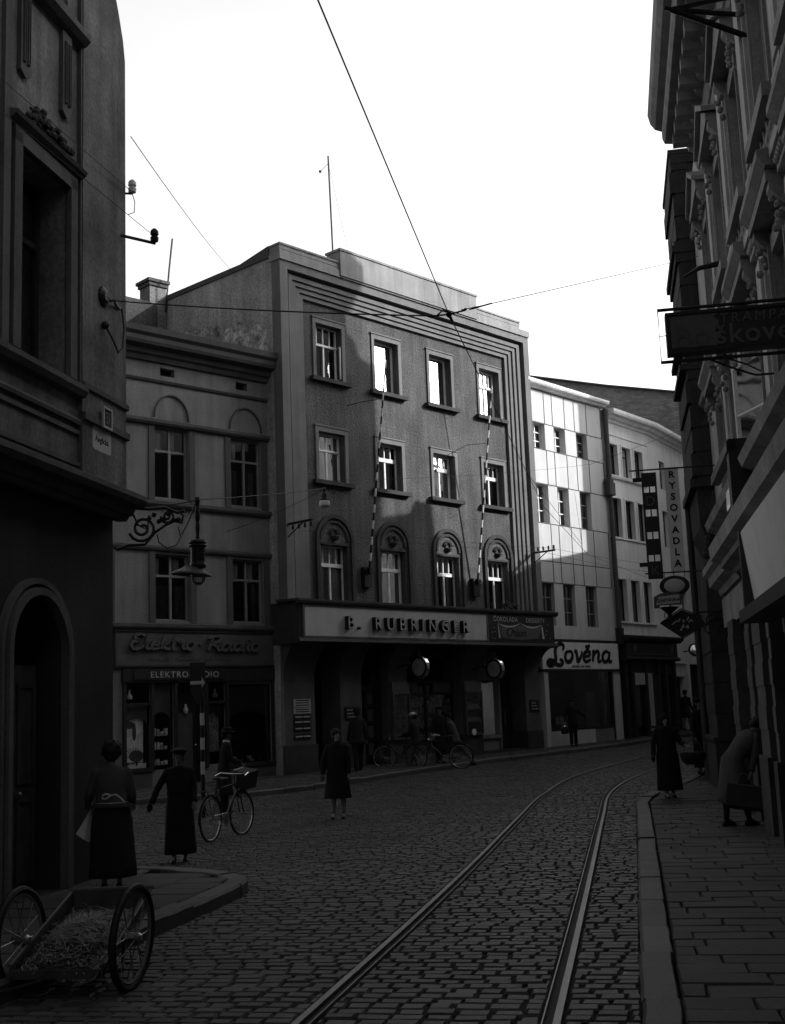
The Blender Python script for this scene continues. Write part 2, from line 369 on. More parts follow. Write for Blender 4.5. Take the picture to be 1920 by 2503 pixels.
def window(par, x0, x1, z0, z1, y, style='casement', fm='wframe', glass='glass', curt=None, fw=.055, room='room', room_d=.45, heavy=.07):
    """frame mesh (window) > pane, curtain, room lining"""
    mb = MB(); frame_rect(mb, x0, x1, z0, z1, fw, y, y+.06); xm = (x0+x1)/2
    if style == 'casement':       # transom two thirds up, two lights above and below
        zt = z0+(z1-z0)*.66
        mb.box(x0+fw, x1-fw, y-.015, y+.05, zt, zt+heavy); mb.box(xm-.035, xm+.035, y-.008, y+.05, z0+fw, zt); mb.box(xm-.03, xm+.03, y-.005, y+.05, zt+heavy, z1-fw)
    elif style == 'modern':       # narrow four-light transom above two casements
        zt = z0+(z1-z0)*.63
        mb.box(x0+fw, x1-fw, y-.03, y+.05, zt, zt+heavy)
        mb.box(xm-.03, xm+.03, y-.008, y+.05, z0+fw, zt)
        for k in (1, 2, 3): xx = x0+(x1-x0)*k/4; mb.box(xx-.016, xx+.016, y, y+.04, zt+heavy, z1-fw)
    elif style == 'bars':         # slim three-row bars
        mb.box(xm-.022, xm+.022, y-.005, y+.05, z0+fw, z1-fw)
        for k in (1, 2): zz = z0+(z1-z0)*k/3; mb.box(x0+fw, x1-fw, y, y+.04, zz-.018, zz+.018)
    elif style == 'open':
        mb.box(x0+fw, x0+fw+.03, y, y+.05, z0+fw, z1-fw)
    elif style == 'plain':
        zt = z0+(z1-z0)*.7
        mb.box(x0+fw, x1-fw, y-.005, y+.05, zt, zt+.04); mb.box(xm-.02, xm+.02, y, y+.04, z0+fw, zt)
    o = mb.build('window', fm, par)
    MB().add([(x0+.01, y+.03, z0+.01), (x1-.01, y+.03, z0+.01), (x1-.01, y+.03, z1-.01), (x0+.01, y+.03, z1-.01)], [(0,1,2,3)]).build('pane', glass, o)
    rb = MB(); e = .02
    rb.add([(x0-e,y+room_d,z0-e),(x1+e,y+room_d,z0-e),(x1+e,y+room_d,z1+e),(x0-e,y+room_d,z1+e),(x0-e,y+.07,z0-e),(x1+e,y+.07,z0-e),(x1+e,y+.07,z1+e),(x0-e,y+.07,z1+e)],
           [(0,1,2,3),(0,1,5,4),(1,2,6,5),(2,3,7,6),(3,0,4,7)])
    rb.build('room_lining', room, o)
    if curt:
        for (a, b, c, d, mt) in curt:
            if rng.random() < .12: continue
            a = min(max(a+rng.uniform(-.06,.06), .02), .9); b = max(a+.08, min(b+rng.uniform(-.1,.1), .98)); d = min(.97, d+rng.uniform(-.06,.04)) if c < .5 else d
            curtain_mesh(x0+(x1-x0)*a, x0+(x1-x0)*b, z0+(z1-z0)*c, z0+(z1-z0)*d, y+.14).build('curtain', mt, o)
    return o
def text(s, size, mat, parent, loc, name='lettering', extrude=.01, align='CENTER', space=1.0, rot=(R(90), 0, 0), sx=1.0, bold=0.0, shear=0.0, each=False):
    c = bpy.data.curves.new(name, 'FONT'); c.body = s; c.size = size; c.extrude = extrude; c.align_x = align; c.space_character = space; c.offset = bold; c.shear = shear
    c.resolution_u = 3
    t = bpy.data.objects.new(name, c); COL.objects.link(t)
    me = bpy.data.meshes.new_from_object(t.evaluated_get(bpy.context.evaluated_depsgraph_get()))
    bpy.data.objects.remove(t)
    me.materials.clear(); me.materials.append(M[mat]); me.name = name
    if each:
        q = MB(); q.v = [tuple(v.co) for v in me.vertices]; q.f = [tuple(p.vertices) for p in me.polygons]
        for vs_, fs_ in q.clusters(.002):
            g = MB(); g.v = vs_; g.f = fs_; g._build('letter', mat, parent, False, loc, rot)
        return None
    o = bpy.data.objects.new(name, me); COL.objects.link(o); o.parent = parent; o.location = loc; o.rotation_euler = rot; o.scale = (sx, 1, 1)
    return o
def smooth_line(pts, k=6):
    P = [Vector((p[0], p[1], 0)) for p in pts]; out = []
    if len(P) == 2: return [tuple(P[0][:2]), tuple(P[1][:2])]
    for i in range(len(P)-1):
        p0, p1, p2, p3 = P[max(i-1, 0)], P[i], P[i+1], P[min(i+2, len(P)-1)]
        for j in range(k):
            t = j/k
            q = .5*((2*p1)+(p2-p0)*t+(2*p0-5*p1+4*p2-p3)*t*t+(3*p1-p0-3*p2+p3)*t**3); out.append((q.x, q.y))
    out.append(tuple(P[-1][:2])); return out
def ribbon(mb, line, wd, y0, y1, shape=None):
    """brush stroke in the x-z plane, between y0 and y1; wd may taper by shape(t)"""
    L = smooth_line(line) if len(line) > 2 else line
    n = len(L); lft, rgt = [], []
    for i, (x, z) in enumerate(L):
        a = L[max(i-1, 0)]; b = L[min(i+1, n-1)]; dx, dz = b[0]-a[0], b[1]-a[1]; l = math.hypot(dx, dz) or 1
        h = wd/2*(shape(i/(n-1)) if shape else 1.0)
        lft.append((x-dz/l*h, z+dx/l*h)); rgt.append((x+dz/l*h, z-dx/l*h))
    vs = []
    for p, q in zip(lft, rgt): vs += [(p[0], y0, p[1]), (q[0], y0, q[1]), (q[0], y1, q[1]), (p[0], y1, p[1])]
    fs = [(0,1,2,3), (4*n-4, 4*n-3, 4*n-2, 4*n-1)]
    for i in range(n-1):
        for j in range(4): fs.append((4*i+j, 4*i+(j+1) % 4, 4*i+4+(j+1) % 4, 4*i+4+j))
    mb.add(vs, fs)
# script handwriting strokes, unit x-height letters: (strokes, advance)
SC = {
 'o': ([[(.45,.95),(.15,.85),(.05,.45),(.2,.05),(.5,.05),(.68,.45),(.6,.85),(.4,.98)]], .82),
 'a': ([[(.62,.85),(.35,1.0),(.08,.7),(.08,.25),(.3,.02),(.55,.2),(.68,.6)],[(.72,.98),(.64,.4),(.72,.05),(.95,.12)]], .95),
 'd': ([[(.62,.85),(.35,1.0),(.08,.7),(.08,.25),(.3,.02),(.55,.2),(.68,.6)],[(.86,1.75),(.72,1.0),(.64,.35),(.74,.05),(.95,.12)]], .98),
 'i': ([[(.12,.8),(.22,.98),(.16,.4),(.24,.04),(.45,.15)],[(.28,1.32),(.33,1.42)]], .45),
 'v': ([[(.02,.85),(.16,.98),(.28,.4),(.36,.04),(.6,.45),(.7,.98)]], .8),
 'e': ([[(.1,.45),(.55,.6),(.58,.88),(.35,1.0),(.1,.7),(.08,.25),(.32,.02),(.7,.25)]], .75),
 'ě': ([[(.1,.45),(.55,.6),(.58,.88),(.35,1.0),(.1,.7),(.08,.25),(.32,.02),(.7,.25)],[(.2,1.52),(.36,1.3),(.56,1.56)]], .78),
 'n': ([[(.04,.85),(.16,.98),(.12,.4),(.1,.02)],[(.13,.5),(.4,.98),(.62,.85),(.6,.3),(.68,.03),(.9,.15)]], .95),
 'k': ([[(.3,1.8),(.16,1.0),(.08,.02)],[(.12,.45),(.45,1.0),(.6,.85),(.2,.5),(.55,.04),(.8,.15)]], .82),
 't': ([[(.3,1.5),(.18,.6),(.22,.06),(.5,.15)],[(.02,1.02),(.5,1.08)]], .55),
 'r': ([[(.04,.8),(.2,1.1),(.26,.9),(.5,.92),(.42,.4),(.5,.04),(.7,.15)]], .68),
 'l': ([[(.05,.3),(.4,1.3),(.35,1.75),(.18,1.5),(.14,.4),(.26,.03),(.48,.18)]], .5),
 'E': ([[(.95,1.6),(.6,1.85),(.25,1.6),(.3,1.2),(.62,1.05),(.2,.95),(.02,.5),(.25,.05),(.65,.05),(.98,.4)]], 1.05),
 'R': ([[(.35,1.75),(.25,.9),(.1,.02)],[(.02,1.5),(.3,1.85),(.85,1.85),(.95,1.45),(.65,1.05),(.3,.98),(.7,.5),(.9,.04),(1.15,.2)]], 1.12),
 'L': ([[(.98,1.42),(1.05,1.8),(.8,2.0),(.52,1.75),(.46,1.2),(.5,.6),(.36,.15),(.12,.02),(-.04,.22),(.1,.45),(.36,.36),(.62,.06),(.92,.08),(.98,.4),(.78,.55)]], 1.1),
 'O': ([[(.75,1.75),(.3,1.6),(.05,.95),(.2,.2),(.7,.02),(1.1,.6),(1.05,1.4),(.75,1.78),(.5,1.5)]], 1.15),
 '-': ([[(.05,.5),(.4,.55)]], .55), ' ': ([], .5)}
def script(word, x, z, size, wd, y0, y1, mat, parent, sx=1.0, slant=.18, name='lettering'):
    mb = MB(); cx = 0
    for ch in word:
        st, ad = SC[ch]
        for l in st:
            ribbon(mb, [(x+((cx+p[0])*sx+p[1]*slant)*size, z+p[1]*size) for p in l], wd, y0, y1, lambda t: .75+.5*math.sin(PI*min(1, max(0, t))))
        cx += ad
    return mb.build(name, mat, parent)

def squiggle(par, mat, x0, x1, z, h, y0, y1, spans):
    """small illegible handwriting: one wavy stroke per word"""
    for a, b in zip(spans[::2], spans[1::2]):
        xa, xb = x0+(x1-x0)*a, x0+(x1-x0)*b; n_ = max(4, int((xb-xa)/h*2.2)); mb = MB()
        ribbon(mb, [(xa+(xb-xa)*i/n_+(.25*h if i % 2 else 0), z+(h if i % 2 else 0)*rng.uniform(.55, 1.35)) for i in range(n_+1)], h*.22, y0, y1); mb.build('small_lettering', mat, par)
# ------------------------------------------------------------------ ground, road, kerbs, pavements, rails
C1 = [(-16,24),(-6.24,28.32),(-2.79,30.0),(.17,34.4),(2.9,38.3),(5.63,41.5),(7.4,43.7),(9.19,46.2),(11.49,49.5),(15,54),(22,62)]
CL = [(-6.2,-6),(-4.8,0),(-3.2,7),(-2.31,10.8),(-1.82,13.0),(-1.74,13.45),(-1.74,13.9),(-1.90,14.32),(-2.3,14.7),(-3.3,15.34),(-7,16.2),(-16,17.2)]
CR = [(-.83,-4),(1.35,7.58),(2.6,14.2),(3.80,20.6),(4.12,22.3),(4.75,24.4),(5.7,26.6),(7.3,30.5),(9.3,34.2),(13,39.5),(20,48),(30,60)]
def sm2(P, k=5): return smooth_line(P, k)
gm = MB()
xs = [-400,-60,-20,-10,0,10,20,30,60,400]; ys = [-60,-10,0,10,20,28,34,40,46,52,60,70,90,400]
for i in range(len(xs)-1):
    for j in range(len(ys)-1):
        gm.add([(x, y, min(gz(y), .9)-.019) for x, y in ((xs[i],ys[j]),(xs[i+1],ys[j]),(xs[i+1],ys[j+1]),(xs[i],ys[j+1]))], [(0,1,2,3)])
tag(gm.build('ground', 'joint'), kind='structure')

def curve_path(P, step=.6):
    L = smooth_line(P, 8); out = [L[0]]; acc = 0
    for a, b in zip(L[:-1], L[1:]):
        out.append(b)
    return out
RAIL_L = curve_path([(-1.9,2),(-.70,7.9),(.04,11.5),(.87,15.74),(1.85,21),(2.94,26.7),(4.22,31.4),(6.33,36.16),(8.6,40.2),(12,45.5),(18,53),(25,61)])
def offset_path(L, d):
    out = []
    for i, p in enumerate(L):
        a, b = L[max(i-1,0)], L[min(i+1,len(L)-1)]; dx, dy = b[0]-a[0], b[1]-a[1]; l = math.hypot(dx, dy)
        out.append((p[0]+dy/l*d, p[1]-dx/l*d))
    return out
RAIL_R = curve_path([(-.19,2),(.86,7.68),(1.375,10.46),(2.115,14.48),(3.35,21.22),(4.24,25.96),(5.1,29.2),(6.4,32.5),(7.9,35.5),(9.9,39.4),(13.1,44.6),(19.1,52.1),(26,60)])
def strip(mb, L, d0, d1, z0, z1, zf=gz):
    A, B = offset_path(L, d0), offset_path(L, d1); vs = []
    for a, b in zip(A, B): vs += [(a[0],a[1],zf(a[1])+z0),(a[0],a[1],zf(a[1])+z1),(b[0],b[1],zf(b[1])+z1),(b[0],b[1],zf(b[1])+z0)]
    n = len(A); fs = []
    for i in range(n-1):
        for j in range(4): fs.append((4*i+j,4*i+(j+1)%4,4*i+4+(j+1)%4,4*i+4+j))
    mb.add(vs, fs+[(0,1,2,3),(4*n-4,4*n-3,4*n-2,4*n-1)])
for L, sgn, lab in ((RAIL_L, 1, 'left grooved tram rail, polished along its head, curving away up the cobbled street'),
                    (RAIL_R, -1, 'right grooved tram rail beside the kerb, polished along its head, set in cobbles')):
    t = thing('tram_rail', lab, 'tram rail', group='tram rails in the roadway')
    a = MB(); strip(a, L, -.023, .023, -.03, .012); a.build('rail_head', 'rail', t)
    b = MB(); strip(b, L, .030*sgn, .080*sgn, -.03, -.014); b.build('groove', 'raildark', t)
    c = MB(); strip(c, L, .082*sgn, .092*sgn, -.03, .010); c.build('guard_lip', 'rail', t)

def stones(poly, ang, rowh, wmin, wmax, gap, z0, hvar, bevel, mask_y, gaps=(), tilt=.012, jag=.012):
    """rows of individual stones clipped to a ground polygon -> vertices, faces (numpy)"""
    P = np.array(poly); eu = np.array([math.cos(R(ang)), -math.sin(R(ang))]); ev = np.array([math.sin(R(ang)), math.cos(R(ang))])
    PU, PV = P@eu, P@ev; V = []; Fc = []
    v = PV.min(); nb = 0
    def cross(pu, pv, vv, closed=True):
        o = []; n = len(pu)
        for i in range(n if closed else n-1):
            a, b = pv[i], pv[(i+1) % n]
            if (a <= vv) != (b <= vv): o.append(pu[i]+(vv-a)/(b-a)*(pu[(i+1) % n]-pu[i]))
        return sorted(o)
    while v < PV.max():
        h = rowh*rng.uniform(.88, 1.12); vc = v+h/2; X = cross(PU, PV, vc)
        cuts = []
        for g, hw in gaps:
            g = np.array(g)
            for u in cross(g@eu, g@ev, vc, False): cuts.append((u-hw, u+hw))
        segs = []
        for a, b in zip(X[::2], X[1::2]):
            cur = [(a, b)]
            for c0, c1 in cuts:
                nx = []
                for s0, s1 in cur:
                    if c1 <= s0 or c0 >= s1: nx.append((s0, s1))
                    else:
                        if c0 > s0: nx.append((s0, c0))
                        if c1 < s1: nx.append((c1, s1))
                cur = nx
            segs += cur
        for a, b in segs:
            u = a-rng.uniform(0, wmin)
            while u < b:
                wd = rng.uniform(wmin, wmax); u0, u1 = max(u, a), min(u+wd, b); u += wd
                if u1-u0 < .035: continue
                cu, cv = (u0+u1)/2, vc; c = cu*eu+cv*ev
                if not mask_y(c[0], c[1]): continue
                a0, a1, b0, b1 = u0+gap/2, u1-gap/2, v+gap/2, v+h-gap/2
                j = rng.uniform(-jag, jag, 8)
                base = [(a0+j[0], b0+j[1]), (a1+j[2], b0+j[3]), (a1+j[4], b1+j[5]), (a0+j[6], b1+j[7])]
                bz = z0+rng.normal(0, hvar); tl = rng.normal(0, tilt, 2)
                be = bevel*rng.uniform(.7, 1.3)
                top = [(a0+be+j[0], b0+be+j[1]), (a1-be+j[2], b0+be+j[3]), (a1-be+j[4], b1-be+j[5]), (a0+be+j[6], b1-be+j[7])]
                for (q, zz) in [(p, -be*1.1-.004) for p in base]+[(p, 0) for p in top]:
                    w2 = q[0]*eu+q[1]*ev; V.append((w2[0], w2[1], gz(w2[1])+bz+zz+tl[0]*(q[0]-cu)+tl[1]*(q[1]-cv)))
                Fc += [(nb, nb+1, nb+5, nb+4), (nb+1, nb+2, nb+6, nb+5), (nb+2, nb+3, nb+7, nb+6), (nb+3, nb, nb+4, nb+7), (nb+4, nb+5, nb+6, nb+7)]
                nb += 8
        v += h
    mb = MB(); mb.v = V; mb.f = Fc; return mb
road_poly = C1+CR[::-1]+CL
def in_view(x, y): return y > 4.5 and abs(x) < .36*y+1.6 and y < 56
near = stones(road_poly, 10.9, .140, .16, .225, 0.014, .0, .003, .013, in_view, tilt=.009, jag=.007, gaps=((RAIL_L, .034), (offset_path(RAIL_L, .062), .036), (RAIL_R, .034), (offset_path(RAIL_R, -.062), .036)))
tag(near.build('road', 'sett'), kind='structure')
# pavements: slab body + individual flagstones
def pavement(name, poly, ang, rowh, wmin, wmax, mask, lab, gapw=.009):
    b = MB(); n = len(poly)
    c = (sum(p[0] for p in poly)/n, sum(p[1] for p in poly)/n)
    b.add([(x, y, gz(y)+.098) for x, y in poly]+[(x, y, gz(y)-.05) for x, y in poly], [tuple(range(n))]+[(i, (i+1) % n, n+(i+1) % n, n+i) for i in range(n)])
    s = stones(poly, ang, rowh, wmin, wmax, gapw, .122, .003, .01, mask, tilt=.006, jag=.006)
    o = s.build(name, 'flag'); tag(o, kind='structure'); b.build('bedding', 'joint', o)
    return o
def inset(L, d): return offset_path(L, d)
pav_r = inset(CR, .235)[:9]+[(22,34),(22,-4)]
pavement('pavement', pav_r, 10.0, .30, .42, .68, lambda x, y: in_view(x, y) and x < 16, None)
pav_l = [(-15,-6)]+[p for p in inset(CL, -.24)]+[(-16,16)]
pavement('pavement', pav_l, 11.7, .42, .55, .95, in_view, None)
pav_b = inset(C1, -.24)+[(18,66),(4,50),(-4,38),(-10,33),(-18,27)]
pavement('pavement', pav_b, 44.0, .16, .16, .26, lambda x, y: in_view(x, y), None, .012)
# kerb stones: one object per kerb line, individual stones
def kerb(P, side, name='kerb', lmin=.9, lmax=1.5, wd=.22):
    L = smooth_line(P, 10); seg = [0]
    for a, b in zip(L[:-1], L[1:]): seg.append(seg[-1]+math.hypot(b[0]-a[0], b[1]-a[1]))
    def at(s):
        for i in range(len(seg)-1):
            if s <= seg[i+1]+1e-6:
                t = (s-seg[i])/(seg[i+1]-seg[i]); return (L[i][0]+(L[i+1][0]-L[i][0])*t, L[i][1]+(L[i+1][1]-L[i][1])*t)
        return L[-1]
    mb = MB(); s = 0
    while s < seg[-1]-.3:
        ln = rng.uniform(lmin, lmax); e = min(s+ln-.012, seg[-1]); k = 4
        pts = [at(s+(e-s)*i/k) for i in range(k+1)]; op = offset_path(pts, wd*side); h = .135+rng.normal(0, .007); off = rng.normal(0, .004)
        rings = []
        for p, q in zip(pts, op):
            dx, dy = q[0]-p[0], q[1]-p[1]; z = gz(p[1])
            jz = rng.normal(0, .004, 3); r = lambda t, zz: (p[0]+dx*t+off+jz[0], p[1]+dy*t+jz[1], z+zz+(jz[2] if zz > 0 else 0))
            rings.append([r(0, -.03), r(0, h-.025), r(.1, h), r(1-.04, h), r(1, h-.01), r(1, -.03)])
        mb.loft(rings); s += ln
    o = mb.build(name, 'kerb'); tag(o, kind='structure'); return o
kerb([p for p in CR], 1); kerb(CL, -1); kerb(C1, -1)

# ------------------------------------------------------------------ LEFT CORNER BUILDING (K)
FK = Fr((-3.32, 14.84), 11.66)
K = thing('corner_house', 'dark weathered corner house with stained plaster at the left edge, over the handcart', 'building', FK.O, FK.rz)
mb = MB()
kwin = []
for c in (-2.05, -6.2, -10.4): kwin += [(c-.56, c+.56, 5.72, 7.98), (c-.56, c+.56, 10.22, 12.2)]
top = 10.3
wall(mb, -26, -1.2, 4.64, 13.2, kwin, 0.0, .42)
# corner pier, its right edge; top edge curves back as an old attic scroll
sc = [(-1.2,4.64),(0,4.64),(0,10.35),(-.06,10.62),(-.2,10.95),(-.36,11.25),(-.52,11.55),(-.62,11.95),(-.66,12.5),(-.66,13.2),(-1.2,13.2)]
mb.prism(sc, -.06, .5)
mb.box(-26, 0, .45, 1.0, 4.64, 10.3)
mb.build('upper_wall', 'k_wall', K)
mb = MB(); mb.box(-26, -.02, .46, 16, 0, 10.3); mb.box(-26, -.7, .52, 16, 10.3, 13.1); mb.build('body', 'k_wall', K)
mb = MB(); mb.prism([(-.7,10.3),(-.7,13.1),(0,13.15)], 16, 17); 
# arched doorway in the ground floor
mb = MB(); N = 24
cx, rz_, zc = -1.93, .58, 2.62
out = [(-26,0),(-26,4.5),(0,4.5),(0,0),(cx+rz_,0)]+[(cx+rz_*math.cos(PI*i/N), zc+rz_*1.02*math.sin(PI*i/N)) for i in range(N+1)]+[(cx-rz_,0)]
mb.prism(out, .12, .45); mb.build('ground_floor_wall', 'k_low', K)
mb = MB(); mb.box(cx-.8, cx+.8, .45, .47, 0, 3.4); mb.build('door_recess', 'room', K)
for r0, r1, y0, nm in ((.60, .68, .02, 'door_arch'), (.72, .78, .05, 'door_arch')):
    mb = MB(); A = [(cx+r1*math.cos(PI*i/N), zc+r1*math.sin(PI*i/N)) for i in range(N+1)]; B = [(cx+r0*math.cos(PI*i/N), zc+r0*math.sin(PI*i/N)) for i in range(N+1)]
    for i in range(N): mb.prism([A[i], A[i+1], B[i+1], B[i]], y0, .12)
    for sg in (1, -1): mb.prism([(cx+sg*r0, 0.1), (cx+sg*r1, 0.1), (cx+sg*r1, zc), (cx+sg*r0, zc)], y0, .12)
    mb.build(nm, 'k_trim', K)
d = MB(); d.box(cx-.5, cx+.5, .36, .42, .1, 2.5); 
for a, b in ((.25, 1.1), (1.25, 2.3)):
    for s_ in (-1, 1): frame_rect(d, cx+s_*.25-.18, cx+s_*.25+.18, a, b, .04, .34, .36)
dd = d.build('door', 'wood', K); MB().ball((cx+.08, .32, 1.15), .03).build('door_knob', 'steel', dd)
mb = MB()
mb.profile([(.1,4.3),(-.02,4.3),(-.06,4.36),(-.10,4.36),(-.14,4.44),(-.26,4.46),(-.30,4.52),(-.30,4.58),(-.22,4.62),(.1,4.66)], -26, .10)
mb.box(-.24, .10, .1, .5, 4.46, 4.6)
mb.profile([(.02,5.22),(-.05,5.22),(-.06,5.26),(-.03,5.3),(.02,5.32)], -26, -1.2)
mb.profile([(.02,5.52),(-.1,5.54),(-.14,5.60),(-.14,5.66),(.02,5.70)], -26, -1.2)
mb.profile([(-.02,5.66),(-.09,5.68),(-.09,5.74),(-.02,5.76)], -1.2, 0.03)
mb.profile([(-.02,5.28),(-.10,5.30),(-.10,5.38),(-.02,5.40)], -1.2, 0.03)
mb.build('cornice', 'k_trim', K)
for c in (-2.05, -6.2):
    mb = MB()
    frame_rect(mb, c-1.0, c+.92, 4.74, 5.16, .05, -.03, .02)                                  # apron panel
    for x0, x1 in ((c-.72, c-.56), (c+.56, c+.72)): mb.box(x0, x1, -.06, .02, 5.72, 8.1)
    mb.box(c-.72, c+.72, -.06, .02, 7.98, 8.14)
    mb.profile([(.02,8.16),(-.06,8.18),(-.12,8.22),(-.14,8.26),(.02,8.30)], c-.82, c+.82)
    mb.build('window_surround', 'k_trim', K)
    mb = MB(); mb.profile([(.02,9.86),(-.10,9.88),(-.16,9.94),(-.16,10.02),(-.08,10.06),(.02,10.1)], c-.85, c+.85)
    mb.profile([(.02,10.1),(-.05,10.1),(-.05,10.2),(.02,10.2)], c-.7, c+.7); mb.build('window_sill', 'k_trim', K)
    for xx in (c-.5, c+.46):                                                                  # fluted pendant strips
        mb = MB(); mb.prism([(xx-.11,8.84),(xx,8.78),(xx+.11,8.84),(xx+.11,9.84),(xx-.11,9.84)], -.05, .02)
        for k in (-.045, .045): frame_rect(mb, xx+k-.022, xx+k+.022, 8.95, 9.72, .008, -.075, -.05)
        mb.build('fluted_strip', 'k_trim', K)
    # broken remains of a pediment ornament over the hood
    mb = MB()
    for i in range(46):
        t = rng.uniform(0, 1); px_ = c-.55+t*1.15; pz = 8.36+.12*math.sin(PI*t)+rng.normal(0, .05); s_ = rng.uniform(.02, .07)
        mb.ball((px_, -.02-rng.uniform(0, .05), pz), (s_*1.2, s_*.6, s_*.7), 6, 4)
    mb.build('broken_pediment', 'k_low', K)
for (a, b, c_, d_) in kwin:
    window(K, a, b, c_, d_, .34, 'casement', 'dframe', 'glass', [(0,.45,0,.95,'curtain_dk'),(.6,1,0,.95,'curtain_dk')] if c_ < 8 else None, fw=.07)
mb = MB()
for x0, x1 in ((-1.24,-1.16),(-2.98,-2.84)): mb.box(x0, x1, -.05, .03, 5.7, 13.1)
mb.box(-1.2, -.02, -.03, .0, 4.66, 5.3); mb.build('pilaster_edge', 'k_trim', K)
t = thing('street_name_plate', 'pale rounded enamel street name plate on the corner of the dark house', 'street sign', FK.w(-.69, -.05, 5.15), FK.rz)
mb = MB(); n_ = 6; pl = []
for (sx_, sz_) in ((1,1),(-1,1),(-1,-1),(1,-1)):
    a0 = {(1,1):0,(-1,1):90,(-1,-1):180,(1,-1):270}[(sx_,sz_)]
    for i in range(n_): a = R(a0+90*i/(n_-1)); pl.append((sx_*.20+.05*math.cos(a), sz_*.09+.05*math.sin(a)))
mb.prism(pl, -.012, .012); mb.build('plate', 'sign_lt', t); text('Anglická', .105, 'let_dk', t, (0, -.014, -.035), extrude=.002)
t = thing('house_number_plate', 'small framed house number plate above the street name plate', 'number plate', FK.w(-.66, -.11, 5.42), FK.rz)
mb = MB(); mb.box(-.10, .10, -.01, .01, -.11, .11); mb.build('plate', 'k_low', t); mb = MB(); frame_rect(mb, -.12, .12, -.13, .13, .025, -.02, .008); mb.build('rim', 'sign_lt', t)
mb = MB(); ribbon(mb, [(-.05,.05),(-.0,.06),(.0,.02),(-.03,.0),(.0,-.02),(-.0,-.06),(-.05,-.05)], .016, -.014, -.01); ribbon(mb, [(.02,.06),(.06,.06),(.035,-.06)], .016, -.014, -.01); mb.build('digits', 'let_md', t)

# ------------------------------------------------------------------ ELECTRICAL SHOP HOUSE (E)
FE = Fr((-3.353, 34.79), 46.9)
E_ = thing('shop_house', 'two storey grey house with moulded cornice over the electrical goods shop', 'building', FE.O, FE.rz)
ew = []
for c in (-7.0, -4.6, -4.6+1.13-.05, ): pass
EW = [(-4.02,-2.96),(-1.55,-.50),(-6.5,-5.44)]
for a, b in EW: ew += [(a, b, 7.72, 9.66), (a, b, 4.46, 6.22)]
sh = [(-4.92,-4.2,.68,2.86),(-4.14,-3.5,.62,2.84),(-3.42,-2.55,.15,2.84),(-2.45,-1.88,.68,2.84),(-1.78,-.34,.66,2.78)]
vents = [(-3.83,-3.38,11.1,11.32),(-1.33,-.93,11.1,11.32),(-6.3,-5.9,11.1,11.32)]
mb = MB(); wall(mb, -9, .42, 0, 12.2, ew+sh+vents, 0, .2); mb.build('front_wall', 'e_wall', E_)
mb = MB(); mb.box(-9, .4, .75, 11, 0, 12.2); mb.build('body', 'e_wall', E_)
mb = MB()
for a, b, c_, d_ in vents: mb.box(a, b, .2, .3, c_, d_)
mb.build('vent', 'room', E_)
mb = MB(); mb.add([(-9,-.35,12.25),(.4,-.35,12.25),(.4,5.2,12.7),(-9,5.2,12.7),(-9,11,12.25),(.4,11,12.25)], [(0,1,2,3),(3,2,5,4),(0,3,4),(1,5,2)]); mb.prism([(-9,12.5),(-1.0,12.5),(-1.0,14.9),(-1.3,15.0),(-9,15.0)], 4.6, 9)
mb.build('roof', 'roof', E_)
mb = MB()
mb.profile([(0,11.42),(-.08,11.44),(-.12,11.55),(-.2,11.6),(-.22,11.72),(-.42,11.78),(-.46,11.86),(-.46,11.98),(-.54,12.06),(-.56,12.22),(0,12.3)], -9, .25)
mb.profile([(0,10.86),(-.05,10.88),(-.08,10.94),(0,10.98)], -9, .3)
mb.profile([(0,9.68),(-.09,9.70),(-.13,9.76),(-.13,9.84),(0,9.88)], -9, .1)
mb.profile([(0,7.46),(-.09,7.48),(-.13,7.54),(-.13,7.62),(0,7.66)], -9, .05)
mb.profile([(0,6.28),(-.07,6.30),(-.10,6.36),(-.10,6.42),(0,6.46)], -9, .1)
mb.profile([(0,4.2),(-.10,4.22),(-.14,4.28),(-.14,4.36),(0,4.40)], -9, .3)
mb.build('cornice', 'e_trim', E_)
for a, b in EW:
    c = (a+b)/2; mb = MB()
    for i in range(16):
        A0, A1 = PI*i/16, PI*(i+1)/16
        mb.prism([(c+.56*math.cos(A0), 9.92+.68*math.sin(A0)), (c+.56*math.cos(A1), 9.92+.68*math.sin(A1)), (c+.53*math.cos(A1), 9.92+.64*math.sin(A1)), (c+.53*math.cos(A0), 9.92+.64*math.sin(A0))], -.05, 0)
    mb.build('blind_arch', 'e_trim', E_)
    for z0, z1 in ((7.66, 9.7), (4.4, 6.3)):
        mb = MB()
        for x0, x1 in ((a-.2, a-.02), (b+.02, b+.2)): mb.box(x0, x1, -.035, .0, z0, z1)
        mb.build('window_surround', 'e_trim', E_)
        window(E_, a, b, z0+.06 if z0 > 7 else 4.46, 9.66 if z0 > 7 else 6.22, .12, 'casement', 'gframe', 'glass', [(.05,.42,0,.6,'curtain_dk'),(.72,.97,0,.6,'curtain_dk'),(.12,.3,.66,.95,'curtain'),(.6,.75,.66,.95,'curtain')], fw=.05, heavy=.06)
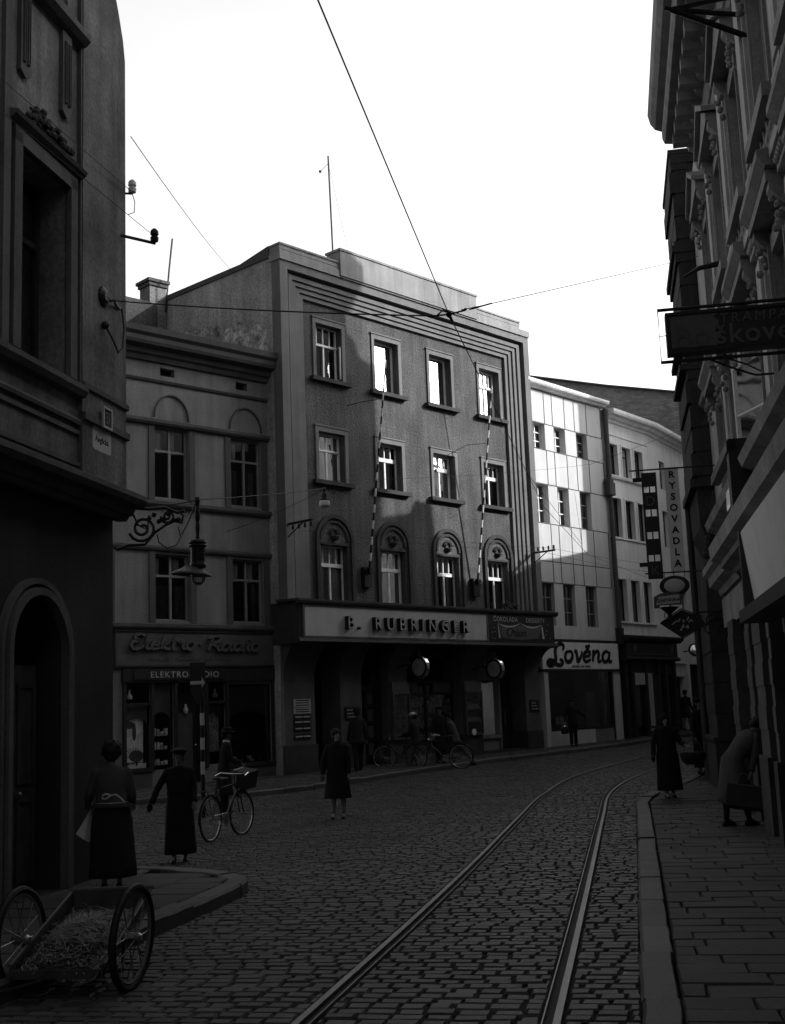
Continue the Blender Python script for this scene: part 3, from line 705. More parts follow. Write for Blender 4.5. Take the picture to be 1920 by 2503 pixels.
# shop joinery
mb = MB(); mb.box(-5.05, -.15, -.10, -.0, 2.86, 3.2)
for x in (-4.98, -4.17, -3.46, -2.5, -1.83, -.28): mb.box(x-.04, x+.05, -.07, .0, .6 if x != -3.46 else .15, 2.86)
mb.box(-5.02, -4.2, -.09, 0, .6, .70); mb.box(-1.84, -.2, -.09, 0, .56, .66); mb.box(-4.92,-4.2,-.04,.02,2.28,2.34); mb.box(-2.45,-1.88,-.04,.02,2.28,2.34)
mb.build('shop_joinery', 'dframe', E_)
for (a, b, c_, d_) in sh[:2]+sh[3:]:
    o = MB().add([(a,.04,c_),(b,.04,c_),(b,.04,d_),(a,.04,d_)], [(0,1,2,3)]).build('shop_window', 'shopglass', E_)
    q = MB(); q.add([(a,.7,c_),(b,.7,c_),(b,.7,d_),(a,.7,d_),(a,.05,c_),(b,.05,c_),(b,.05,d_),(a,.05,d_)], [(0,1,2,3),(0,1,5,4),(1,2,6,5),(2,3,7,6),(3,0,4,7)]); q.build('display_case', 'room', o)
# curved blinds (scalloped valances) in the windows
for (a, b, zt, zb) in ((-4.88,-4.24,2.28,1.95),(-4.10,-3.54,2.8,2.05),(-2.41,-1.92,2.28,2.0),(-1.72,-.40,2.7,2.0)):
    n_ = 14; pts = [(a, zt), (b, zt)]+[(b-(b-a)*i/n_, zb-.18+.22*math.sin(PI*i/n_)**.6) for i in range(n_+1)]
    MB().prism(pts, .10, .115).build('blind', 'sign_md', E_)
d = MB(); d.box(-3.42, -2.55, .3, .34, .15, 2.84); frame_rect(d, -3.42, -2.55, .15, 2.84, .06, .24, .3)
dd = d.build('door', 'dframe', E_); MB().box(-3.36, -2.74, .27, .30, .35, 2.05).build('door_panel', 'sign_md', dd); MB().ball((-2.68, .22, 1.2), .035).build('door_knob', 'chrome', dd)
mb = MB(); mb.lathe([(.0,0),(.05,.02),(.07,.1),(.035,.2),(.03,.26)], (-2.98, .23, 2.02), 12); mb.build('lamp', 'opal', E_)
mb = MB(); mb.box(-3.46, -2.5, -.25, .2, .02, .15); mb.box(-3.4,-2.55,.0,.2,.15,.2); mb.build('door_step', 'kerb', E_)
mb = MB(); mb.box(-5.0, -4.18, -.05, .0, .02, .62); mb.box(-1.86, .1, -.05, 0, .02, .56); mb.build('stall_riser', 'e_trim', E_)
# posters and goods in the shop windows
t = tag(MB().box(-4.84, -4.3, .20, .22, .85, 2.12).build('shop_poster', 'paper', None, loc=FE.O, rot=(0,0,FE.rz)), 'tall pale advertising poster with dark figures in the left shop window', 'poster')
mb = MB(); mb.ball((-4.68,.2,1.78),(.16,.004,.09)); mb.ball((-4.56,.2,1.6),(.06,.004,.22)); mb.ball((-4.5,.2,1.0),(.22,.004,.15))
for i in range(9): a = PI*i/8; ribbon(mb, [(-4.6+.1*math.cos(a), .98+.1*math.sin(a)), (-4.6+.24*math.cos(a), .98+.24*math.sin(a))], .02, .197, .199)
mb.build('printed_figure', 'let_md', t)
t = tag(MB().box(-2.4, -1.95, .2, .22, 1.0, 2.1).build('shop_poster', 'paper2', None, loc=FE.O, rot=(0,0,FE.rz)), 'mottled picture poster behind the person with the bicycle', 'poster')
goods = []
for i, x in enumerate((-4.74, -2.12)):
    mb = MB(); mb.lathe([(.01,.26),(.03,.24),(.035,.16),(.075,.08),(.07,.02),(.0,0)], (x, .12, 2.42), 12)
    tag(mb.build('glass_lamp_bulb', 'opal', None, loc=FE.O, rot=(0,0,FE.rz)), ['pale glass bulb hanging in the top of the left shop window', 'pale round glass bulb hanging in the window behind the arrow sign'][i], 'light bulb', 'bulbs hung in the shop windows')
for i, x in enumerate((-1.42, -.92)):
    mb = MB(); mb.add([(x-.08,.1,.70),(x+.06,.1,.70),(x+.02,.2,.84),(x-.12,.2,.84),(x-.08,.115,.70),(x+.06,.115,.70),(x+.02,.215,.84),(x-.12,.215,.84)], [(0,1,2,3),(4,5,6,7),(0,1,5,4),(1,2,6,5),(2,3,7,6),(3,0,4,7)])
    tag(mb.build('price_card', 'paper', None, loc=FE.O, rot=(0,0,FE.rz)), ['left tilted price card on the floor of the wide shop window', 'right tilted price card on the floor of the wide shop window'][i], 'price card', 'price cards in the wide window')
mb = MB()
for i in range(9): x = -1.66+i*.14; mb.lathe([(.03,0),(.035,.05),(.015,.07),(.02,.1)], (x, .3+.05*math.sin(i*2.1), .68+.02*(i%3)), 8)
tag(mb.build('small_appliances', 'steel', None, loc=FE.O, rot=(0,0,FE.rz)), 'row of small shiny fittings laid along the wide shop window', 'shop goods', kind='stuff')
mb = MB()
for zz in (.75, 1.15, 1.5):
    mb.box(-4.08, -3.56, .25, .5, zz-.02, zz)
    for k in range(4): x = -4.04+k*.12; mb.box(x, x+rng.uniform(.05,.1), .14, .24, zz, zz+rng.uniform(.06,.2))
fthing(FE, mb, 'shelf_goods', 'paper2', 'dim shelves of small goods in the narrow window beside the shop door', 'shop goods', kind='stuff')
mb = MB()
for k in range(10): x = -4.86+k*.06; mb.box(x, x+.045, .1, .16, .70, .70+rng.uniform(.05,.14))
fthing(FE, mb, 'small_cartons', 'paper', 'row of small pale cartons at the foot of the left shop window', 'shop goods', kind='stuff')
# signboards
t = thing('shop_sign', 'wide dull sign band with raised script letters over the electrical shop', 'sign', FE.w(0,0), FE.rz)
mb = MB(); mb.box(-5.3, -.12, -.07, -.0, 3.26, 4.18); mb.build('board', 'sign_md', t)
mb = MB(); frame_rect(mb, -5.3, -.1, 3.24, 4.2, .05, -.10, -.07); mb.build('frame', 'dframe', t)
script('Elektro', -4.86, 3.70, .215, .068, -.15, -.07, 'let_md', t, sx=1.78)
script('-', -2.78, 3.72, .22, .05, -.14, -.07, 'let_md', t)
script('Radio', -2.52, 3.68, .205, .068, -.15, -.07, 'let_md', t, sx=2.0)
squiggle(t, 'let_md', -4.3, -1.7, 3.42, .09, -.085, -.07, (.0,.25,.32,.62,.66,1.0))
t = thing('shop_sign', 'long dark board with pale capital letters just above the shop door', 'sign', FE.w(0,0), FE.rz)
MB().box(-4.75, -1.95, -.13, -.10, 2.92, 3.18).build('board', 'sign_dk', t)
text('ELEKTRO-RADIO', .22, 'let_lt', t, (-3.21, -.132, 2.975), extrude=.004, space=1.18, sx=1.12)
# things behind: parapet, chimney
t = thing('chimney', 'brick chimney with a projecting cap and a thin rod on the roof ridge', 'chimney', FE.w(-.92, 5.0, 14.6), FE.rz)
mb = MB(); mb.box(-.30, .30, -.3, .3, -.8, 1.18); mb.build('stack', 'brick', t)
mb = MB(); mb.box(-.35, .35, -.35, .35, 1.0, 1.12); mb.box(-.40, .40, -.40, .40, 1.12, 1.22); mb.build('cap', 'e_trim', t)
mb = MB(); mb.tube([(.28,-.3,.2),(.42,-.3,1.6),(.56,-.3,2.75)], .035, 6); mb.build('rod', 'wire', t)

# ------------------------------------------------------------------ TALL FRAMED BUILDING (R)
FR = Fr((-2.79, 34.88), 42.95)
Rb = thing('apartment_building', 'tall roughcast building with stepped frame mouldings and arched first floor windows, partly sunlit', 'building', FR.O, FR.rz)
WX = [3.50, 6.11, 8.72, .96]
rw = []
for x in WX: rw += [(x, x+1.1, 11.86, 13.55), (x, x+1.1, 8.72, 10.2), (x, x+1.1, 5.08, 6.80)]
mb = MB(); wall(mb, .3, 10.3, 5.0, 14.5, rw, 0, .26); mb.build('front_wall', 'r_wall', Rb)
mb = MB(); mb.box(-.695, 11.2, .72, 12, 3.9, 15.25); mb.box(-.695, 11.2, 1.3, 12, 0, 3.9); mb.box(-.695, -.6, .03, .72, 0, 15.25); mb.build('body', 'gable', Rb)
mb = MB(); mb.prism([(.1,15.2),(6.3,15.2),(6.3,15.36),(1.4,15.36),(.1,15.56)], -.74, -.5, 'x'); mb.build('coping', 'e_trim', Rb)
bands = [(0,.30,-.35),(.30,.42,-.10),(.42,.58,-.24),(.58,.62,-.10),(.62,.76,-.19),(.76,.80,-.07),(.80,.94,-.14),(.94,.98,-.03),(.98,1.12,-.09)]
mb = MB(); X0, X1, ZT = -.70, 11.26, 15.05
for a, b, y in bands:
    zt, zb = ZT-a*.8, ZT-b*.8
    mb.box(X0+a, X1-a, y, .02, zb, zt)
    mb.box(X0+a, X0+b, y, .02, 5.0, zb); mb.box(X1-b, X1-a, y, .02, 5.0, zb)
mb.box(X0+.001, -.6, -.0, .03, 0, 5.0); mb.box(11.2, 11.255, .02, .75, 0, 15.04); mb.box(-.6, 11.2, .27, .71, 14.3, 15.2)
mb.build('stepped_frame', 'r_trim', Rb)
mb = MB()
mb.box(X0-.03, X1+.03, -.40, .1, 15.05, 15.27)
mb.box(X0, 10.78, -.36, .1, 15.27, 15.50); mb.box(X0-.02, 10.8, -.39, .12, 15.50, 15.56)
mb.box(1.72, 8.28, -.44, .15, 15.10, 15.90); mb.box(1.68, 8.32, -.47, .2, 15.90, 15.97)
mb.box(X0+.1, 1.6, -.37, -.3, 15.36, 15.40); mb.box(8.4, 10.7, -.37, -.3, 15.36, 15.40)
mb.build('parapet', 'r_top', Rb)
mb = MB(); pk = [(.25,12.2),(.32,13.1),(.7,13.35),(1.0,13.2),(1.5,13.6),(2.2,13.5),(2.6,13.85),(3.4,13.8),(3.8,14.05),(4.5,13.8),(5.1,13.95),(5.5,13.3),(5.8,12.2)]
mb.prism(pk, -.6985, -.68, 'x'); mb.build('peeled_patch', 'peel', Rb)
for i, x in enumerate(WX):
    for z0, z1 in ((11.86, 13.55), (8.72, 10.2)):
        mb = MB(); mb.box(x-.12, x, -.045, .01, z0, z1+.15); mb.box(x+1.1, x+1.23, -.045, .01, z0, z1+.15); mb.box(x, x+1.1, -.045, .01, z1, z1+.15)
        mb.box(x-.15, x+1.26, -.07, .01, z1+.15, z1+.19); mb.build('window_surround', 'r_trim', Rb)
        MB().prism([(x-.26, z0-.14),(x+1.38, z0-.14),(x+1.38, z0-.02),(x-.26, z0-.02)], -.17, .26).build('window_sill', 'r_arch', Rb)
    hi = i < 3
    window(Rb, x, x+1.1, 11.86, 13.55, .22, 'open' if i < 2 else 'modern', 'wframe', 'glass_hi' if hi else 'glass', [(.05,.35,0,.6,'curtain_dk')] if not hi else None, fw=.05)
    window(Rb, x, x+1.1, 8.72, 10.2, .22, 'modern', 'wframe', 'glass', [(.04,.3,0,.95,'curtain'),(.62,.96,0,.95,'curtain_dk')], fw=.05, heavy=.12 if hi else .06)
    window(Rb, x, x+1.1, 5.08, 6.80, .22, 'modern', 'wframe', 'glass', [(.04,.3,0,.62,'curtain'),(.7,.98,0,.62,'curtain'),(.05,.95,.66,.97,'curtain')], fw=.05, heavy=.11)
    cx = x+.55; mb = MB()
    for r0, r1, y in ((.66,.78,-.08),(.52,.60,-.05)):
        for k in range(20):
            a0, a1 = PI*k/20, PI*(k+1)/20
            mb.prism([(cx+r1*math.cos(a0),6.94+r1*math.sin(a0)),(cx+r1*math.cos(a1),6.94+r1*math.sin(a1)),(cx+r0*math.cos(a1),6.94+r0*math.sin(a1)),(cx+r0*math.cos(a0),6.94+r0*math.sin(a0))], y, .01)
        if r0 > .6:
            for sg in (-1, 1): mb.box(cx+sg*r0, cx+sg*r1, y, .01, 5.08, 6.94)
    mb.box(x-.04, x+1.14, -.04, .01, 6.80, 6.86); mb.build('window_arch', 'r_arch', Rb)
    mb = MB(); mb.lathe([(.03,-.16),(.12,-.13),(.16,-.05),(.14,-.02)], (cx, -.01, 7.10), 10)
    for k in range(15):
        a = PI*k/14; mb.ball((cx+.2*math.cos(a)*(.6+.4*(k%2)), -.03, 7.14+.14*math.sin(a)), .045, 6, 4)
    mb.build('relief_basket', 'r_arch', Rb)
# open casement in the shaded top window
mb = MB(); x = WX[3]; 
mb.add([(x+1.02,.2,11.9),(x+.86,-.18,11.9),(x+.86,-.18,12.9),(x+1.02,.2,12.9)], [(0,1,2,3)])
for a, b in (((x+1.02,.2),(x+.86,-.18)),):
    mb.v = []; mb.f = []; mb.tube([(a[0],a[1],11.9),(b[0],b[1],11.9),(b[0],b[1],12.9),(a[0],a[1],12.9)], .028, 4, closed=True)
mb.build('open_sash', 'wframe', Rb)
# ground floor: flaring piers, deep shop openings
PX = [(-.62,.55),(1.57,2.45),(3.62,4.44),(7.06,7.93),(10.42,11.2)]
for a, b in PX:
    mb = MB(); mb.box(a, b, 0, .8, 1.06, 2.8)
    n_ = 8; prof = [(.8,2.8),(0,2.8)]+[(-.78*(1-math.cos(PI/2*k/n_)), 2.8+1.09*math.sin(PI/2*k/n_)) for k in range(1, n_+1)]+[(.8,3.89)]
    rings = []
    for k in range(n_+1):
        t = k/n_; y = -.78*(1-math.cos(PI/2*t)); z = 2.8+1.09*math.sin(PI/2*t)*1.0; sp = .12*t*t
        rings.append([(a-sp, y, z), (b+sp, y, z), (b+sp, .8, z), (a-sp, .8, z)])
    mb.loft(rings); mb.build('pier', 'r_pier', Rb)
    MB().box(a-.05, b+.05, -.05, .8, 0, 1.06).build('pier_plinth', 'r_plinth', Rb)
mb = MB(); mb.box(-.72, 11.15, -.82, .9, 3.895, 5.0); mb.build('canopy_box', 'r_arch', Rb)
mb = MB(); mb.profile([(-.82,4.9),(-.92,4.93),(-.95,5.0),(-.95,5.06),(-.0,5.09),(-.0,5.0),(-.82,5.0)], -.84, 11.3)
mb.profile([(-.82,3.99),(-.90,3.97),(-.92,3.88),(-.86,3.84),(-.0,3.84),(-.0,3.9),(-.82,3.9)], -.80, 11.25); mb.build('canopy_moulding', 'r_plinth', Rb)
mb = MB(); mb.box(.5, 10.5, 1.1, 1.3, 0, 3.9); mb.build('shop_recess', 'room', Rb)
mb = MB()
mb.box(4.44, 7.06, .32, .44, 2.76, 2.82); mb.box(4.44, 7.06, .3, .44, .25, .92); mb.box(5.66, 5.72, .33, .42, .92, 2.76); mb.box(4.44, 7.06, .33, .42, 2.36, 2.42)
mb.box(4.44, 7.06, .34, .42, 3.5, 3.9)
mb.box(2.45, 2.52, .32, .42, .1, 3.8); mb.box(3.54, 3.62, .32, .42, .1, 3.8); mb.box(2.45, 3.62, .32, .42, 2.6, 2.7); mb.build('shop_joinery', 'dframe', Rb)
mb = MB(); mb.box(7.93, 9.35, .30, .42, 2.80, 3.75); mb.box(7.93, 9.35, .24, .42, .88, .98); mb.box(9.28, 9.36, .26, .42, .3, 2.8); mb.box(7.93, 9.28, .32, .42, .3, .88)
mb.build('shop_joinery', 'r_trim', Rb)
for a, b, c_, d_ in ((4.46,7.04,.95,2.75),(7.95,9.26,1.0,2.78)):
    o = MB().add([(a,.38,c_),(b,.38,c_),(b,.38,d_),(a,.38,d_)], [(0,1,2,3)]).build('shop_window', 'shopglass', Rb)
mb = MB(); mb.box(4.55, 5.25, .30, .325, 2.43, 2.74); mb.box(6.0, 6.85, .30, .325, 2.43, 2.74); mb.build('transom_panel', 'sign_md', Rb)
d = MB(); frame_rect(d, 2.52, 3.54, .15, 2.6, .07, .36, .42); d.box(2.98, 3.06, .36, .42, .2, 2.6)
for k in range(4): d.box(2.52, 3.54, .36, .41, .55+k*.5, .59+k*.5)
dd = d.build('door', 'dframe', Rb)
for k in range(4): MB().box(3.08, 3.30, .385, .395, .62+k*.5, .98+k*.5).build('pane', 'sign_md', dd)
d = MB(); d.box(9.5, 10.4, .6, .66, .2, 2.9); 
for k in range(3): frame_rect(d, 9.6, 10.3, .4+k*.85, 1.1+k*.85, .05, .57, .6)
dd = d.build('door', 'dframe', Rb)
mb = MB(); mb.box(9.9,9.96,.54,.57,1.3,1.75); mb.build('door_handle', 'steel', dd)
mb = MB(); mb.box(2.4, 3.65, .0, .5, 0, .30); mb.box(.5, 1.6, .1, .5, 0, .30); mb.box(4.4,10.45,.0,.34,0,.5); mb.build('door_step', 'r_plinth', Rb)

# main sign
t = thing('shop_sign', 'long pale sign band with raised dark block capitals over the piers', 'sign', FR.w(0,0), FR.rz)
MB().box(-.54, 7.42, -.86, -.82, 4.03, 4.88).build('board', 'sign_lt', t)
mb = MB(); frame_rect(mb, -.62, 7.5, 3.99, 4.9, .05, -.875, -.83); mb.build('frame', 'let_md', t)
text('B. RUBRINGER', .52, 'let_dk', t, (3.66, -.94, 4.25), extrude=.07, space=1.72, bold=.008, each=True)
text('B. RUBRINGER', .52, 'sign_lt', t, (3.66, -1.014, 4.25), name='lettering', extrude=.003, space=1.72, bold=-.006, each=True)
t = thing('shop_sign', 'dark sign panel with a painted draped curtain at the right end of the band', 'sign', FR.w(0,0), FR.rz)
MB().box(7.52, 11.1, -.87, -.82, 4.0, 4.9).build('board', 'sign_dk', t)
text('ČOKOLÁDA', .215, 'let_lt', t, (8.42, -.872, 4.665), extrude=.002, space=1.12)
text('DESSERTY', .215, 'let_lt', t, (10.05, -.872, 4.665), extrude=.002, space=1.12)
mb = MB(); c0, c1, cm_ = 8.0, 10.4, 9.2
n_ = 12; drape = lambda x: 4.62-.10*math.sin(PI*min(1, abs(x-cm_)/1.2))**1.0-.02*abs(x-cm_)
for (a, b) in ((c0, cm_), (cm_, c1)):
    for k in range(n_):
        xa, xb = a+(b-a)*k/n_, a+(b-a)*(k+1)/n_; ta, tb = .035*math.sin(PI*k/n_)+.006, .035*math.sin(PI*(k+1)/n_)+.006
        mb.prism([(xa, drape(xa)-ta), (xb, drape(xb)-tb), (xb, drape(xb)+tb*.4), (xa, drape(xa)+ta*.4)], -.885, -.87)
mb.prism([(c0,4.58),(c0+.1,4.12),(c0+.02,4.12),(c0-.02,4.58)], -.885, -.87); mb.prism([(c1-.04,4.54),(c1,4.12),(c1+.1,4.12),(c1+.02,4.54)], -.885, -.87)
for (sx_, sz_) in ((7.8,4.45),(7.68,4.3),(7.82,4.32),(7.7,4.12),(7.84,4.1),(10.66,4.4),(10.6,4.26),(10.84,4.14),(10.74,4.62)): mb.ball((sx_,-.875,sz_), (.02,.006,.02), 6, 4)
mb.build('curtain_border', 'let_lt', t)
mb = MB(); n_ = 16; mb.prism([(8.06,4.54)]+[(8.06+2.3*k/n_, drape(8.06+2.3*k/n_)-.05) for k in range(1, n_)]+[(10.36,4.52),(10.2,4.14),(9.2,4.06),(8.2,4.14)], -.877, -.868)
mb.build('curtain_field', 'let_md', t)
script('Orion', 8.42, 4.19, .155, .035, -.89, -.878, 'let_dk', t, sx=1.75)
# round lit signs hung at right angles under the band
for s_, z_, lab in ((3.92, 3.16, 'left round sign with bright metal rim hung under the long pale sign'), (7.52, 3.10, 'right round sign with bright metal rim hung beside the goods window')):
    t = thing('round_sign', lab, 'sign', FR.w(s_, -1.02, z_), FR.rz, 'round signs under the long sign band')
    mb = MB(); mb.lathe([(.30,-.05),(.33,-.05),(.34,-.03),(.34,.08),(.33,.10),(.30,.10)], (0,0,0), 32, 'x'); mb.build('rim', 'chrome', t, smooth=False)
    mb = MB(); mb.lathe([(0,-.058),(.2,-.056),(.305,-.045)], (0,0,0), 32, 'x'); mb.build('face', 'e_wall', t)
    mb = MB(); mb.tube([(.02,0,.33),(.02,.0,.55)], .02, 6); mb.tube([(.02,.3,.1),(.02,.55,.1),(.02,1.0,.02)], .02, 6); mb.ball((.02,.42,.12), .07, 8, 6); mb.build('hanger', 'iron', t)
# show cases on the piers
for a, b, lab, k_ in ((3.66,4.42,'tall show case with a pale illustrated poster beside the person in the white cap','p'),(7.08,7.92,'show case with trays of pale goods on the pier below the right round sign','t')):
    t = thing('show_case', lab, 'show case', FR.w(0,0), FR.rz, None)
    mb = MB(); frame_rect(mb, a, b, 1.04, 2.44, .04, -.14, -.02); mb.box(a, b, -.05, -.01, 1.04, 2.44); mb.box(a, b, -.10, -.01, 2.46, 2.76); mb.box(a, b, -.12, -.01, 2.44, 2.475); mb.build('case', 'sign_md', t)
    MB().add([(a+.04,-.12,1.08),(b-.04,-.12,1.08),(b-.04,-.12,2.40),(a+.04,-.12,2.40)], [(0,1,2,3)]).build('pane', 'shopglass', t)
    if k_ == 'p':
        MB().box(a+.06, b-.06, -.07, -.05, 1.12, 2.36).build('poster_picture', 'paper2', t)
        mb = MB(); 
        for zz in (1.5, 1.72, 1.58): mb.box(a+.1, b-.1, -.078, -.07, zz, zz+.03)
        mb.build('poster_stripe', 'paper', t)
    else:
        for zz in (1.86, 1.46): mb = MB(); mb.add([(a+.06,-.11,zz),(b-.08,-.11,zz),(b-.14,-.05,zz+.16),(a+.08,-.05,zz+.16)], [(0,1,2,3)]); mb.build('tray', 'paper', t)
        mb = MB()
        for q in range(7): mb.ball((a+.12+q*.09, -.08, 2.22-.06*(q%2)), .03, 6, 4)
        mb.build('small_goods', 'paper', t)
        mb = MB(); mb.lathe([(.0,-.02),(.10,-.02),(.10,0),(0,0)], (a+.33,-.13,1.13), 16, 'y'); mb.build('clock_dial', 'enamel', t)
mb = MB()
for k in range(16):
    x = 8.0+rng.uniform(0, 1.15); mb.add([(x,.5,1.0),(x+.12,.5,1.0),(x+.10,.6,1.0+rng.uniform(.08,.28)),(x-.02,.6,1.05+rng.uniform(.08,.25))], [(0,1,2,3)])
fthing(FR, mb, 'window_goods', 'paper', 'heap of pale boxes and papers in the shop window beside the right show case', 'shop goods', kind='stuff')
mb = MB()
for zz in (1.55, 1.95): 
    for k in range(7): mb.box(8.0+k*.18, 8.1+k*.18, .6, .7, zz, zz+rng.uniform(.06,.18))
fthing(FR, mb, 'shelf_goods', 'let_md', 'dim shelves of goods deeper in the shop window', 'shop goods', kind='stuff')
mb = MB()
for zz in (1.0, 1.42, 1.84, 2.1):
    mb.box(4.6, 6.95, .5, .8, zz-.03, zz)
    x = 4.65
    while x < 6.85: w_ = rng.uniform(.06,.2); mb.box(x, x+w_, .44, .6, zz, zz+rng.uniform(.08,.30)); x += w_+rng.uniform(.02,.12)
fthing(FR, mb, 'shelf_goods', 'paper2', 'crowded shelves behind the wide window under the left round sign', 'shop goods', kind='stuff')
# notice plates
for (a, b, z0, z1, mt, lab) in ((-.28,.36,2.10,2.32,'sign_lt','pale framed notice plate, topmost on the left pier of the roughcast building'),(-.28,.36,1.92,2.08,'sign_lt','pale notice plate, second from the top on the left pier')):
    t = thing('notice_plate', lab, 'notice', FR.w(0,0), FR.rz, 'notice plates on the left pier')
    mb = MB(); mb.box(a, b, -.03, 0, z0, z1); mb.build('plate', mt, t); mb = MB()
    for k in range(2 if z1-z0 < .2 else 3): zz = z0+.035+k*.065; mb.box(a+.06, b-.06, -.034, -.03, zz, zz+.03)
    mb.build('text_line', 'let_dk', t)
for i, (z0, z1) in enumerate(((1.76,1.90),(1.62,1.74),(1.44,1.58),(1.22,1.36))):
    t = thing('notice_plate', ['dark notice plate with two pale lines, just under the pale plates','dark notice plate, second of the dark ones on the left pier','dark notice plate, third of the dark ones on the left pier','lowest dark notice plate on the left pier'][i], 'notice', FR.w(0,0), FR.rz, 'notice plates on the left pier')
    MB().box(-.28, .36, -.03, 0, z0, z1).build('plate', 'sign_dk', t)
    mb = MB(); mb.box(-.24, .02, -.034, -.03, z0+.05, z0+.085); mb.box(.06, .32, -.034, -.03, z0+.05, z0+.085); mb.build('text_line', 'sign_lt', t)
for (a, b, z0, z1, lab) in ((1.72,2.3,1.70,2.06,'dark notice board on the second pier behind the standing figure'),(10.62,11.1,1.72,2.1,'dark plates with pale edging on the rightmost pier')):
    t = thing('notice_board', lab, 'notice', FR.w(0,0), FR.rz); MB().box(a, b, -.04, 0, z0, z1).build('plate', 'sign_dk', t)
    mb = MB()
    for k in range(3): mb.box(a+.06, b-.08-.05*k, -.044, -.04, z0+.06+k*.1, z0+.085+k*.1)
    mb.build('text_line', 'sign_lt', t)
# striped flag poles
for (sb, st_, zb, zt, lab) in ((2.79,2.75,6.15,12.42,'left striped flag pole leaning out from the roughcast front'),(7.93,7.90,6.08,12.50,'right striped flag pole leaning out over the sunlit front')):
    t = thing('flag_pole', lab, 'flag pole', FR.w(0,0), FR.rz, 'striped flag poles on the roughcast front')
    a, b = Vector((sb,-.18,zb)), Vector((st_,-1.22,zt)); n_ = 26
    m1, m2 = MB(), MB()
    for k in range(n_):
        q0, q1 = a.lerp(b, k/n_), a.lerp(b, (k+1)/n_)
        (m1 if k % 2 else m2).tube([q0, q1], [.036-.014*k/n_]*2, 8)
    m1.build('white_band', 'wframe', t); m2.build('dark_band', 'let_dk', t)
    mb = MB(); mb.box(sb-.2, sb+.12, -.16, .0, zb-.55, zb+.05); mb.box(sb-.08, sb+.08, -.26, -.16, zb-.1, zb+.02); mb.build('pole_holder', 'iron', t)
mb = MB(); mb.tube([(2.2,-.02,11.15),(2.5,-.35,11.25),(2.80,-.75,11.3)], .012, 5); fthing(FR, mb, 'stay_cable', 'wire', 'short stay cable holding the left flag pole', 'cable')
mb = MB(); mb.tube([(6.2,-.02,9.6),(6.5,-.3,10.1),(7.2,-.6,10.5),(7.9,-.85,10.6)], .012, 5); mb.ball((6.2,-.04,9.6), .05, 6, 5); fthing(FR, mb, 'stay_cable', 'wire', 'slack stay cable from the wall to the right flag pole', 'cable')
# plants in the last first floor window, insulator racks, mast
mb = MB()
for k in range(90): u_ = rng.uniform(0,.9); mb.ball((9.2+u_, -.1+rng.uniform(-.1,.1), 5.12+rng.uniform(0,.16+.14*abs(math.sin(u_*7)))), rng.uniform(.03,.055), 5, 4)
t = fthing(FR, mb, 'potted_plant', 'flower', 'small leafy plants on the sill of the rightmost arched window', 'plant')
MB().box(9.2, 10.1, -.2, 0, 4.98-.0+.09, 5.14).build('pot', 'r_arch', t)
for (s_, z_, yl, lab, up) in ((10.9,7.17,-1.25,'insulator rack with upright pins sticking out at the right edge of the roughcast front',1),(-.62,7.2,-1.35,'dark insulator rack sticking out at the left edge of the roughcast front',0)):
    t = thing('insulator_rack', lab, 'insulator rack', FR.w(s_, -.35, z_), FR.rz)
    mb = MB(); mb.box(-.03, .03, yl+.35, 0, -.03, .03); mb.tube([(0,0,-.35),(0,(yl+.35)*.6,-.03)], .018, 5); mb.build('arm', 'iron', t)
    mb = MB()
    for k in range(4):
        y_ = (yl+.35)*(.2+.25*k); mb.lathe([(.012,.0),(.035,.06),(.04,.1),(.025,.16),(.0,.17)] if up else [(.012,-.0),(.035,-.06),(.04,-.1),(.025,-.16),(.0,-.17)], (0, y_, .02 if up else -.02), 8)
    mb.build('insulator', 'iron', t)
t = thing('antenna_mast', 'thin leaning radio mast standing behind the raised parapet', 'mast', FR.w(2.65, .9, 15.2), FR.rz)
mb = MB(); mb.tube([(0.1,0,0),(.06,0,2),(0,0,4.55)], .03, 6); mb.build('pole', 'wire', t)
mb = MB(); mb.tube([(.0,0,4.3),(-.38,0,3.9)], .008, 4); mb.ball((-.38,0,3.9), .05, 6, 5); mb.tube([(0,0,4.3),(.9,0,1.0)], .006, 4); mb.build('aerial_wire', 'wire', t)

# ------------------------------------------------------------------ WHITE SLAB BUILDING (L)
FL = Fr((5.284, 43.554), 41.2)
Lb = thing('slab_fronted_building', 'white slab fronted building with dark joints and narrow windows, lit by the sun', 'building', FL.O, FL.rz)
lw = []; LX = [(-.12,.64),(1.22,1.98),(2.72,3.48)]
for a, b in LX: lw += [(a, b, 11.13, 12.1), (a, b, 8.4, 9.82), (a, b, 4.7, 6.22)]
mb = MB(); wall(mb, -.7, 4.75, 4.66, 13.36, lw, 0, .24); mb.build('front_wall', 'l_wall', Lb)
mb = MB()
for z in (13.33, 12.105, 11.12, 9.83, 8.38, 7.0, 6.235): mb.box(-.7, 4.58, -.006, .004, z-.018, z+.018)
for x in (.66, 1.18, 2.0, 2.66, 3.52, 4.56):
    for z0, z1 in ((12.12,13.3),(9.84,11.11),(6.25,8.37)): mb.box(x-.02, x+.02, -.008, .004, z0, z1)
mb.build('slab_joints', 'l_joint', Lb)
mb = MB(); mb.box(-.7, 4.7, .62, 10, 0, 13.3); mb.build('body', 'gable', Lb)
mb = MB(); mb.profile([(0,13.36),(-.14,13.38),(-.18,13.44),(-.30,13.46),(-.34,13.52),(-.34,13.6),(.6,13.64),(.6,13.36)], -.7, 4.78); mb.build('cornice', 'p_trim', Lb)
mb = MB(); mb.add([(-.7,.3,13.64),(4.7,.3,13.64),(4.7,5,15.0),(-.7,5,15.0)], [(0,1,2,3)]); mb.build('roof', 'roof', Lb)
